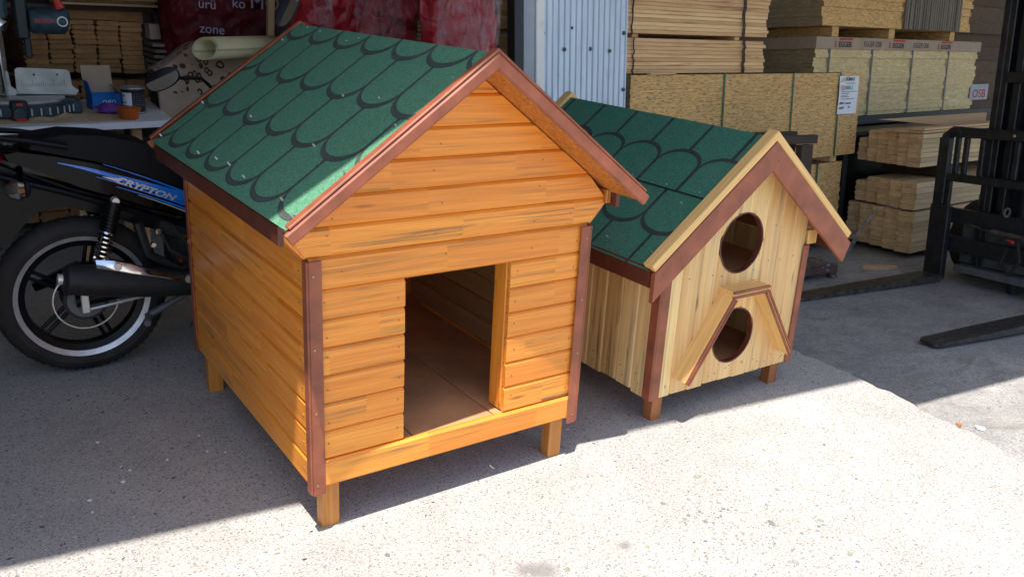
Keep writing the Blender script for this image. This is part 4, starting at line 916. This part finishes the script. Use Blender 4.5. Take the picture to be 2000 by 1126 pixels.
# carpet and foam roll
mb = MB()
def carp(u, v):
    x = .38+.95*u; s = v
    z = .62+s*.62+.07*math.sin(u*3.1)*s; y = 3.36-.10*math.sin(u*9+s*2)*(.4+.6*(1-s))-.12*(1-s)+.05*noise.noise(Vector((u*5, s*5, 2)))
    if s > .86: y += (s-.86)*2.2; z -= (s-.86)**2*6
    z += .035*noise.noise(Vector((u*4, s*3, 7)))-.10*max(0, .28-u)*s*3
    return (x, y, z)
mb.grid(carp, 60, 50); o = part('carpet', mb, 'carpet', None, smooth=True); o.data.polygons.foreach_set('use_smooth', [True]*len(o.data.polygons)); o.modifiers.new('thick', 'SOLIDIFY').thickness = .012
setp(o, 'cream carpet with dark brown flower pattern draped over goods', 'carpet')
mb = MB()
p0 = Vector((.60, 3.02, 1.228)); p1 = Vector((1.12, 3.38, 1.225)); ax = (p1-p0).normalized(); s1 = ax.cross(Vector((0, 0, 1))).normalized(); s2 = s1.cross(ax)
rings = []
for k in range(61):
    a = k/60*math.pi*2*1.55; r = .083-.016*k/60; rings.append([p0+ax*.02*math.sin(a)+(s1*math.cos(a)*1.15+s2*math.sin(a)*.82)*r, p1+(s1*math.cos(a)*1.15+s2*math.sin(a)*.82)*r])
mb.loft(rings, 0, False, False); o = part('foam_roll', mb, 'foam', None, smooth=True); o.modifiers.new('thick', 'SOLIDIFY').thickness = .006; setp(o, 'rolled pale yellow foam sheet lying on the carpet', 'foam roll')

# ================================================================== right bay, level floor (frame RB)
FZ = -.27
# column and corrugated panel
cp = thing('black_post', 'slim black steel post left of the corrugated panel', 'post', (2.205, 2.0, FZ), RB)
mb = MB(); mb.box((-.035, -.03, 0), (.034, .05, 3.7), 0, .004); part('post_section', mb, 'blackpaint', cp)
mb = MB(); mb.box((-.07, -.07, 0), (.07, .09, .012), 0, .003); part('base_plate', mb, 'blackpaint', cp)
pn = thing('corrugated_panel', 'pale blue galvanised corrugated panel in a cream frame', 'panel', (2.75, 2.0, FZ), RB)
mb = MB(); mb.box((-.505, -.01, 0), (-.416, .12, 3.7), 0, .004); part('side_jamb', mb, 'greypost', pn)
mb = MB(); mb.box((-.414, -.022, 0), (-.352, .12, 3.7), 0, .004); part('frame_upright', mb, 'cream', pn)
mb = MB(); top = []; bt = []; x = -.350; prof = []
while x < .352:
    prof += [(x, .004), (x+.026, .004), (x+.032, -.006), (x+.040, -.006), (x+.046, .004)]; x += .046
prof = [(px, py) for px, py in prof if px <= .356]
mb.loft([[(px, py, z) for px, py in prof] for z in (0, .6, 1.2, 1.8, 2.4, 3.0, 3.7)], 0, False, False); part('corrugated_sheet', mb, 'sheet', pn)
mb = MB(); mb.box((-.35, .012, .0), (.35, .1, 3.7)); part('core', mb, 'greypost', pn)
for x, z in ((2.399, 1.568), (3.057, 1.581), (2.567, 1.475), (2.774, 1.48), (2.938, 1.469), (2.402, 1.216), (3.067, 1.227), (3.075, 1.08)):
    mb = MB(); mb.cyl((x-2.75, -.002, z-FZ), (x-2.75, -.0075, z-FZ), .0135, .0125, 12); mb.cyl((x-2.75, -.0075, z-FZ), (x-2.75, -.015, z-FZ), .007, .006, 6); part('screw', mb, 'greysteel', pn)
mb = MB(); mb.cyl((2.622-2.75, -.0068, 1.603-FZ), (2.622-2.75, -.005, 1.603-FZ), .010, n=10); part('punched_hole', mb, 'blackpaint', pn)
# strand board stacks: unit grows in +X, sheets lie flat
RZ = math.radians(2.9)
def osb_stack(label, loc, L, D, H, nblk, mat, endmat=None, group='strand board stacks', rz=RZ, jit=.003, cat='board stack'):
    t = thing('strand_board_stack', label, cat, loc, RB, rz, group); h = H/nblk
    for k in range(nblk):
        a = R_.uniform(-jit, jit); b = R_.uniform(-jit, jit); mb = MB()
        mb.box((a, b, k*h), (L+a*1.5, D+b, (k+1)*h-.0004), 0, .0006)
        if endmat:
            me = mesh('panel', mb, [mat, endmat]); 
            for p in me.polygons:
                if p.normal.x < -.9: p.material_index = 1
            part('panel', me, None, t)
        else: part('panel', mb, mat, t)
    return t
def strap(parent, x, H, D, mat, w=.016, z0=0.):
    mb = MB(); mb.box((x-w/2, -.014, z0-.004), (x+w/2, -.010, z0+H+.006)); mb.box((x-w/2, -.010, z0+H+.002), (x+w/2, D+.01, z0+H+.006)); part('strap', mb, mat, parent)
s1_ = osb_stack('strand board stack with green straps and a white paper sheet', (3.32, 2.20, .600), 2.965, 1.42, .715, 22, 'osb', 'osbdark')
for x in (1.01, 1.91, 2.61): strap(s1_, x, .715, 1.42, 'greenstrap')
sg = part('paper_sheet', (lambda mb: (mb.grid(lambda u, v: (2.585+.30*u, -.0165-.006*math.sin(u*5+v*3)-.012*(1-v)*u, .365+.325*v), 8, 8), mb)[1])(MB()), 'white', s1_, smooth=True)
SB = basis((2.585, -.030, .365), (1, 0, 0), (0, 0, 1))
for s_, x, z, sz, m_ in (('SÜMAS', .075, .285, .042, 'ink'), ('OSB-2', .075, .212, .042, 'greenink'), ('EBAT', .012, .085, .026, 'ink'), ('2500x1250', .10, .085, .018, 'ink'), ('ADET', .012, .045, .026, 'ink'), ('50', .15, .05, .024, 'ink')):
    text('sheet_print', s_, sz, m_, sg, SB @ Matrix.Translation((x, z, 0)), .0004, .0006, 1.15)
mb = MB()
for z, x0, x1 in ((.262, .09, .24), (.19, .03, .27), (.175, .03, .15), (.158, .03, .13), (.146, .02, .15), (.128, .03, .24)): mb.box((x0, z, 0), (x1, z+.004, .0004))
part('fine_print', mb, 'greysteel', sg, SB, kind='stuff')
mb = MB(); mb.lathe([(.012, 0), (.022, 0), (.022, .0006), (.012, .0006)], (.048, .225, 0), 'z', 16); part('printed_ring', mb, 'pinkink', sg, SB)
mb = MB(); mb.prism([(.02, .275, 0), (.05, .275, 0), (.062, .315, 0), (.046, .305, 0)], (0, 0, .0006)); part('printed_mark', mb, 'yellowink', sg, SB)
lo = osb_stack('lower strand board stack carrying the strapped stack on bearers', (3.30, 2.24, FZ+.09), 2.86, 1.42, .715, 18, 'osb', 'osbdark')
for x in (1.75, 2.45): strap(lo, x, .715, 1.42, 'greenstrap')
for x, l_ in ((2.30, 'square timber bearer under the strapped strand boards, nearer the trestle'), (2.72, 'square timber bearer at the right end of the strapped strand boards')):
    b1 = plank('bearer_block', None, (0, 0, 0), (0, 1.4, 0), (1, 0, 0), .10, .058, 'endpale'); b1.matrix_world = RB @ Matrix.Translation((3.3+x*.9987, 2.25+x*.0506, .569)) @ Matrix.Rotation(RZ+math.pi/2, 4, 'Z') @ Matrix.Translation((.7, 0, 0))
    setp(b1, l_, 'bearer', 'bearers under strand board stacks')
# long thin planks on top, bundled with twine
def long_planks(label, x0, x1, z0, n, pitch):
    t = thing('plank_bundle', label, 'plank bundle', (x0, 2.27-(2.1-x0)*.05, z0), RB, RZ, 'twine bound plank bundles')
    for k in range(n):
        for j in range(2):
            a = R_.uniform(-.03, .03); yb = .075+j*.16+R_.uniform(-.006, .006)
            plank('board', t, (a, yb, pitch*(k+.5)), (x1-x0+R_.uniform(-.015, .02), yb+R_.uniform(-.005, .005), pitch*(k+.5)), (0, 1, 0), .145, pitch*.945, 'lumber2', .002)
    H = n*pitch
    for x in (.20, 1.40, 2.65):
        mb = MB()
        for dx in ((-.008, .012) if x > 2 else (0,)):
            pts = [(x+dx+.008*math.sin(k*1.9+x*7)*(1 if k % 2 else -.4), -.012+.004*math.sin(k*2.1), H*k/14) for k in range(15)]; mb.tube(pts, .0055, 6)
        part('twine', mb, 'twine', t, smooth=True)
    return t
long_planks('lower bundle of long thin planks resting on the strand boards', 2.06, 5.0, 1.325, 9, .0272)
long_planks('upper bundle of long thin planks bound with dark twine', 2.04, 5.02, 1.60, 22, .0272)
for x, l_ in ((3.5, 'flat spacer lath between the long plank bundles beside the corrugated panel'), (4.65, 'flat spacer lath between the long plank bundles at their right twine')):
    b1 = plank('spacer_lath', None, (0, 0, 0), (0, .32, 0), (1, 0, 0), .06, .026, 'lumber'); b1.matrix_world = RB @ Matrix.Translation((x, 2.28+(x-2.1)*.05, 1.585)) @ Matrix.Rotation(RZ+math.pi/2, 4, 'Z') @ Matrix.Translation((.17, 0, 0)); setp(b1, l_, 'spacer', 'spacer laths')
ob = plank('offcut_lath', None, (3.48, 2.19, 1.322), (3.74, 2.20, 1.325), (0, 1, 0), .04, .012, 'lumber'); ob.matrix_world = RB @ ob.matrix_basis; setp(ob, 'pale offcut lath lying on the strand board edge by the panel', 'lath')
# second row: branded stack and the one above it
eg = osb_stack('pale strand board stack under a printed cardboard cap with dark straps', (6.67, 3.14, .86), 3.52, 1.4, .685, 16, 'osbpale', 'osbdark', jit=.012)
mb = MB(); mb.box((-.02, -.024, .683), (3.55, 1.42, .80), 0, .002); capo = part('cardboard_cap', mb, 'card', eg)
for x in (.245, 1.06, 1.915, 2.765): strap(eg, x, .80, 1.4, 'blackstrap', .03); 
CB = basis((0, -.0255, 0), (1, 0, 0), (0, 0, 1))
for x in (.30, 1.36, 2.45):
    text('brand_print', 'E', .075, 'redink', capo, CB @ Matrix.Translation((x, .705, 0)), .0005, .002); text('brand_print', 'EGGER', .075, 'ink', capo, CB @ Matrix.Translation((x+.075, .705, 0)), .0005, .002, 1.05)
    mb = MB(); mb.box((x+.085, .772, 0), (x+.33, .793, .001)); part('printed_bar', mb, 'redink', capo, CB)
for x in (.85, 1.88): text('brand_print', 'EGGER OSB', .08, 'ink', capo, CB @ Matrix.Translation((x, .712, 0)), .0005, .0, .85)
up = osb_stack('uppermost strand board stack resting on spacer blocks at right', (6.69, 3.10, 1.765), 3.12, 1.4, .80, 18, 'osb', 'osbdark', jit=.012)
for k in range(26):
    x = 1.53+k*.050; mb = MB(); mb.box((x, -.034+R_.uniform(-.004, .004), -.03*0), (x+.034, -.014, .80), 0, .004); part('weathered_slat', mb, 'darkboards', up)
for x, l_ in ((.32, 'left spacer block above the first printed logo of the cardboard cap'), (1.42, 'spacer block above the middle printed logo of the cardboard cap'), (2.8, 'spacer block under the grey weathered slats at right')):
    mb = MB(); mb.box((x-.06, 0, 1.663), (x+.06, 1.35, 1.762), 0, .003); b1 = part('spacer_block', mb, 'osb', None, RB @ Matrix.Translation((6.67, 3.13, 0)) @ Matrix.Rotation(RZ, 4, 'Z')); setp(b1, l_, 'spacer', 'spacer blocks')
rk = thing('steel_beam', 'black steel beam carrying the cardboard capped stack', 'beam', (6.2, 3.1, .78), RB, RZ)
mb = MB(); mb.box((0, -.06, 0), (4.6, 0, .012)); mb.box((0, -.03, .012), (4.6, -.02, .066)); mb.box((0, -.06, .066), (4.6, 0, .078)); part('beam_profile', mb, 'blacksteel', rk)
for x in (.3, 4.3): mb = MB(); mb.box((x-.05, .0, -1.05), (x+.05, .1, -.002), 0, .004); part('beam_leg', mb, 'blacksteel', rk)
bl = part('shade_filler', (lambda mb: (mb.box((6.42, 2.52, FZ), (9.6, 3.02, .77), 0, .03), mb)[1])(MB()), 'blackplastic', None, RB); setp(bl, 'added black bale in shadow below the black steel beam', 'filler')  # black box added to stand for the shade in this gap
bkst = osb_stack('dark brown board stack behind the forklift mast', (10.25, 3.6, .3), 4.5, 1.4, 2.3, 14, 'endshade', None, jit=.04)
sn = thing('price_board', 'small white board reading OSB in red behind the forklift', 'sign', (10.12, 3.30, .965), RB)
mb = MB(); mb.box((-.02, 0, 0), (.42, .012, .19), 0, .002); part('board_face', mb, 'greypost', sn)  # white board coloured grey, its dimness put into the colour
text('lettering', 'OSB', .14, 'redink', sn, basis((.035, -.0015, .03), (1, 0, 0), (0, 0, 1)), .0005, .001, 1.25)
for x in (.0, .40): mb = MB(); mb.box((x-.004, .012, .05), (x+.004, .35, .06)); part('bracket', mb, 'blacksteel', sn)
# tongue and groove boards, ends towards us
def tg_stack(label, y0, y1, z0, z1, xb, ncol, nrow, L=3.0, mat='endpale', side='lumberpink', stag=.045, jit=.008, skip=()):
    t = thing('floorboard_stack', label, 'plank stack', (xb, (y0+y1)/2, z0), RB, 0, 'floorboard stacks by the forklift'); w = (y1-y0)/ncol; h = (z1-z0)/nrow
    for i in range(ncol):
        for j in range(nrow):
            if (i, j) in skip: continue
            ww = w*R_.uniform(.925, .96); hh = h*R_.uniform(.94, .985); mb = plank_mb(L, ww, hh, min(.003, hh*.15))
            mb.box((-L/2+.002, ww/2-.001, -hh*.16), (L/2-.002, ww/2+w*.06, hh*.14))
            me = mesh('board', mb, [side, mat])
            for p in me.polygons:
                if p.normal.x < -.9: p.material_index = 1
            part('board', me, None, t, Matrix.Translation((L/2+R_.uniform(-jit, jit)+stag*(ncol-1-i)*-1*-1*0+stag*(ncol-1-i)*0+ (ncol-1-i)*0 + stag*(ncol-1-i)*-1+stag*(ncol-1), y0+w*(i+.5)-(y0+y1)/2+R_.uniform(-.003, .003), h*(j+.5))))
    return t
XE = 6.19
tg_stack('bottom stack of pale floorboards with jagged ends near the floor', 1.66, 2.42, FZ+.06, .150, XE, 5, 8)
tg_stack('middle stack of pale floorboards directly on the bottom one', 1.66, 2.36, .168, .40, XE, 5, 5, skip=((4, 4),))
tg_stack('upper stack of pale floorboards above the dark gap', 1.66, 2.40, .535, .815, XE, 6, 7, skip=((5, 6), (5, 5)))
tl = thing('loose_boards', 'few loose pale boards on top of the upper floorboard stack', 'boards', (XE, 1.9, .818), RB)
for k in range(4): plank('board', tl, (.0+.04*R_.random(), -.16+.13*(k % 3), .012+.024*(k//3)), (2.2, -.14+.13*(k % 3)+R_.uniform(-.05, .05), .014+.022*(k//3)), (0, 1, 0), .125, .02, 'lumber')
for (x, y0, y1, z0, z1, l_) in ((.55, 1.68, 2.34, .405, .552, 'dark cross bearer in the gap under the upper floorboard stack'), (.3, 1.68, 2.34, FZ, FZ+.058, 'dark cross bearer on the floor under the bottom floorboard stack')):
    mb = MB(); mb.box((XE+x, y0, z0), (XE+x+.12, y1, z1-.002), 0, .004); b1 = part('cross_bearer', mb, 'darkwood', None, RB); setp(b1, l_, 'bearer', 'dark cross bearers')
wd = part('sloping_board', (lambda mb: (mb.prism([(6.12, 2.03, .925), (7.97, 2.03, .928), (7.97, 2.03, .82), (7.2, 2.03, .832)], (0, .03, 0)), mb)[1])(MB()), 'lumber', None, RB); setp(wd, 'long tapering board lying over the floorboards beneath the black beam', 'board')
mb = MB()
for x, z in ((6.62, .77), (6.60, .69), (6.63, .62), (6.61, .56)): mb.box((x-.005, 1.640, z), (x+.005, 1.652, z+.05)); mb.box((x-.04, 1.640, z+.046), (x+.005, 1.650, z+.052))
o = part('plastic_ties', mb, 'white', None, RB); setp(o, 'white plastic ties on the side of the upper floorboard stack', 'ties', None, 'stuff')
# bent grey strip
mb = MB(); mb.tube([(6.02, 2.149, FZ+.01), (6.03, 2.10, -.13), (6.05, 2.044, -.004), (6.07, 1.975, .10), (6.08, 1.924, .169), (6.09, 1.88, .186), (6.10, 1.744, .187)], [.028, .022, .02, .018, .018, .01, .006], 8, flat=.35)
o = part('grey_strip', mb, 'greyfilm', None, RB, smooth=True); setp(o, 'bent strip of dusty grey film against the floorboards', 'strip')
# trestle behind the pale house
tr = thing('trestle', 'dark stained timber trestle behind the pale pet house', 'trestle', (4.6, 1.75, FZ), RB); to = Vector((4.6, 1.75, FZ))
def tpl(n_, a, b, w, W_, T_): return plank(n_, tr, Vector(a)-to, Vector(b)-to, w, W_, T_, 'darkwood', .004)
tpl('top_rail', (4.0, 1.75, .862), (4.82, 1.75, .838), (0, 0, 1), .065, .05); tpl('top_rail', (4.0, 1.9, .89), (4.72, 1.86, .875), (0, 0, 1), .04, .05)
for x in (4.70, 4.05): tpl('leg', (x, 1.75, FZ), (x, 1.75, .80), (1, 0, 0), .135 if x > 4.5 else .1, .06); tpl('leg', (x, 2.05, FZ), (x, 1.87, .86), (1, 0, 0), .09, .05)
tpl('cross_rail', (4.05, 1.80, .1), (4.70, 1.80, .1), (0, 0, 1), .08, .03)
# low spattered stand with clear wrap
st = thing('low_stand', 'low paint spattered stand under clear wrap right of the pale house', 'stand', (4.9, 1.78, FZ), RB, -.12); 
mb = MB(); mb.box((-.4, -.10, .085), (.235, .16, .125), 0, .006); part('stand_top', mb, 'paintwood', st)
mb = MB(); mb.box((-.4, -.105, .05), (.235, -.075, .10), 0, .004); part('apron', mb, 'paintwood', st)
for x in (.165, -.36):
    for y in (-.10, .10): mb = MB(); mb.box((x, y, 0), (x+.075, y+.05, .085), 0, .004); part('leg', mb, 'paintwood', st)
mb = MB(); mb.grid(lambda u, v: (-.38+.62*u, -.11+.29*v, .128+.016*abs(noise.noise(Vector((u*7, v*5, 3))))+.01*noise.noise(Vector((u*15, v*9, 6)))), 40, 24); o = part('clear_wrap', mb, 'greyfilm', st, smooth=True)
# ------------------------------------------------------------------ forklift
fk = thing('forklift', 'black forklift front with grille, mast and lowered forks', 'forklift', (5.62, 1.06, FZ), RB, math.radians(-11))
def fbox(name, x0, x1, t0, t1, z0, z1, mat='blacksteel', ch=.006, parent=None):
    mb = MB(); mb.box((x0, -t1, z0-FZ), (x1, -t0, z1-FZ), 0, ch); return part(name, mb, mat, parent or fk)
for t0 in (-.19, .965):
    mb = MB(); rr = []
    for x, zt, zb_, iw in ((-1.40, FZ+.022, FZ+.010, .030), (-1.37, FZ+.026, FZ+.006, .008), (-1.0, FZ+.036, FZ+.004, 0), (-.35, FZ+.054, FZ+.004, 0), (.0, FZ+.062, FZ+.006, 0), (.05, FZ+.060, FZ+.03, 0)):
        rr.append([(x, -(t0+iw), zb_-FZ), (x, -(t0+iw), zt-FZ), (x, -(t0+.165-iw), zt-FZ), (x, -(t0+.165-iw), zb_-FZ)])
    mb.loft(rr); f_ = part('fork', mb, 'forksteel', fk)
    mb = MB(); mb.box((0.0, -(t0+.165), .035), (.055, -t0, .60), 0, .006); part('shank', mb, 'blacksteel', f_)
fbox('carriage_plate', .055, .10, -.18, 1.15, -.02, .10); fbox('carriage_plate', .055, .10, -.18, 1.15, .20, .315)
gr = fbox('grille_post', .045, .095, -.215, -.12, .30, .84)
mb = MB(); mb.tube([(.07, .165, .78-FZ), (.07, .16, .85-FZ), (.07, .11, .888-FZ), (.07, .03, .888-FZ)], .042, 8); part('grille_corner', mb, 'blacksteel', fk, smooth=True)
fbox('grille_top_bar', .045, .095, -.06, 1.12, .85, .925); fbox('grille_middle_bar', .045, .095, -.12, 1.12, .515, .575)
for t in (-.085, -.03+.02, .125, .40, .62, .84): fbox('grille_bar', .055, .085, t, t+.042, .575, .85)
fbox('grille_bar', .055, .085, -.115, -.075, .315, .515)
for t0 in (.115, .56):
    m_ = fbox('mast_channel', .14, .26, t0, t0+.055, -.2, 2.45); fbox('channel_flange', .14, .155, t0+.055, t0+.10, -.2, 2.45, parent=m_)
fbox('inner_mast_channel', .17, .24, .24, .30, -.15, 2.35); fbox('inner_mast_channel', .17, .24, .50, .55, -.15, 2.35)
mb = MB(); mb.cyl((.21, -.44, .0), (.21, -.44, 2.2), .04, n=14); part('lift_cylinder', mb, 'blacksteel', fk, smooth=True)
fbox('mast_cross_bar', .14, .22, .2, .72, 1.25, 1.33)
fbox('lower_bar', .06, .16, .03, 1.1, -.17, -.115, 'greysteel'); fbox('lower_shield', .16, .18, .0, 1.1, -.11, .20, 'greysteel', .002)
mb = MB(); mb.cyl((.03, -.12, .215-FZ), (.03, -.34, .19-FZ), .010, n=10); mb.cyl((.03, -.34, .19-FZ), (.03, -.9, .17-FZ), .026, n=12); part('side_shift_cylinder', mb, 'forksteel', fk, smooth=True)
mb = MB(); mb.cyl((.025, -.47, .155-FZ), (.0, -.53, .150-FZ), .012, n=8); part('hose_coupling', mb, 'sawred', fk, smooth=True)
mb = MB(); mb.tube([(.03, -.55, .15-FZ), (.0, -.60, .02-FZ), (.02, -.52, -.09-FZ), (.05, -.42, -.04-FZ), (.06, -.46, .10-FZ)], .011, 8); part('hydraulic_hose', mb, 'rubber', fk, smooth=True)
mb = MB(); mb.lathe([(.024, -.006), (.036, -.006), (.036, .006), (.024, .006)], (.05, -.42, .345-FZ), 'y', 18); part('lifting_ring', mb, 'greysteel', fk)
fbox('front_body', .30, 1.6, -.02, 1.25, -.16, .42, 'blacksteel', .02); fbox('mast_web', .25, .262, .12, 1.25, -.1, 2.4, 'blackpaint', .002)
for t in (-.12, 1.1):
    mb = MB(); mb.lathe([(.12, -.1), (.26, -.1), (.30, -.06), (.30, .06), (.26, .1), (.12, .1)], (.55, -t, .30), 'y', 30); w_ = part('drive_wheel', mb, 'rubber', fk, smooth=True)
mb = MB(); mb.cyl((.04, -.43, .893-FZ), (.0, -.43, .893-FZ), .012, n=10); part('bolt_head', mb, 'chrome', fk)

# ================================================================== small things on the ground
def chip(name, label, cat, pts, h, mat, frame=ID, z=0.0):
    mb = MB(); mb.prism([(x, y, z+.0006) for x, y in pts], (0, 0, h)); o = part(name, mb, mat, None, frame); setp(o, label, cat)
chip('wood_offcut', 'pale curved wood offcut lying on the yard floor', 'offcut', [(5.58, 1.72), (5.60, 1.66), (5.70, 1.58), (5.80, 1.54), (5.82, 1.56), (5.76, 1.64), (5.66, 1.71)], .022, 'lumber', RB, FZ)
chip('red_chip', 'small rust brown chip on the sunlit concrete', 'chip', [(2.592, -.605), (2.605, -.592), (2.625, -.597), (2.622, -.612), (2.604, -.618)], .005, 'leg2', ID, -.004)
chip('paper_scrap', 'torn white paper scrap near the slab edge', 'paper', [(2.64, -.665), (2.652, -.648), (2.665, -.66), (2.672, -.685), (2.655, -.69)], .008, 'white', ID, -.004)
pb = [mat_plain('pebble_'+n_, c, .7, var=.25, scale=40) for n_, c in (('grey', (.26, .265, .26)), ('pale', (.50, .47, .44)), ('rust', (.40, .31, .25)), ('olive', (.25, .25, .2)), ('slate', (.15, .16, .17)), ('cream', (.56, .51, .43)))]
mb = MB(); rp = random.Random(3)
def stone(x, y, r, z=0.):
    n = rp.randint(6, 9); a0 = rp.random()*6.3; el = rp.uniform(.55, .95); th = rp.random()*3.14; base = []
    for k in range(n):
        a = a0+2*math.pi*k/n; rr = r*rp.uniform(.82, 1.1); px, py = rr*math.cos(a), rr*math.sin(a)*el; base.append((x+px*math.cos(th)-py*math.sin(th), y+px*math.sin(th)+py*math.cos(th)))
    h = r*.16+.0012
    mb.loft([[(px, py, z-.002) for px, py in base], [(x+(px-x)*.95, y+(py-y)*.95, z+h*.6) for px, py in base], [(x+(px-x)*.6, y+(py-y)*.6, z+h) for px, py in base]], rp.randrange(6))
for k in range(300):      # the worn patch where the aggregate shows
    x = rp.gauss(1.24, .18); y = rp.gauss(-.62, .2); stone(x, y, max(.0025, rp.lognormvariate(math.log(.0046), .45)))
for k in range(800):
    x = rp.uniform(-1.0, 2.5); y = rp.uniform(-1.5, .9); stone(x, y, max(.002, rp.lognormvariate(math.log(.0036), .4)))
o = part('pebbles', mb, pb, None); setp(o, 'many small rounded stones showing in the worn concrete', 'pebbles', None, 'stuff')
for nm, (x, y, r), m_ in (('flat_pebble', (1.265, -.516, .020), pb[4]),):
    mb = MB(); stone(x, y, r); o = part(nm, mb, pb, None); setp(o, 'largest dark flat pebble set in the sunlit concrete', 'pebble')

mb = MB(); rp = random.Random(11)
for k in range(380):
    x = rp.uniform(-1.2, 2.55); y = rp.uniform(-.1, 2.2); a = rp.gauss(.2, .7); L = rp.uniform(.002, .0075); w_ = L*rp.uniform(.2, .45); ca, sa = math.cos(a), math.sin(a)
    mb.prism([(x-ca*L, y-sa*L, .0003), (x+sa*w_, y-ca*w_, .0003), (x+ca*L, y+sa*L, .0003), (x-sa*w_, y+ca*w_, .0003)], (0, 0, .0022), rp.choice((0, 0, 0, 1, 2)))
o = part('wood_slivers', mb, ['darkwood', 'paintwood', 'lumber'], None); setp(o, 'dark slivers and splinters scattered over the shaded concrete', 'splinters', None, 'stuff')
mb = MB()
for k in range(11):
    x = rp.uniform(-.6, .2); y = rp.uniform(.35, .95); r0 = rp.uniform(.003, .008); mb.prism([(x+r0*math.cos(i*1.05)*rp.uniform(.7, 1.1), y+r0*math.sin(i*1.05)*rp.uniform(.7, 1.1), .0003) for i in range(6)], (0, 0, .003))
o = part('paint_crumbs', mb, 'white', None); setp(o, 'small white crumbs on the shaded concrete left of the orange house', 'crumbs', None, 'stuff')
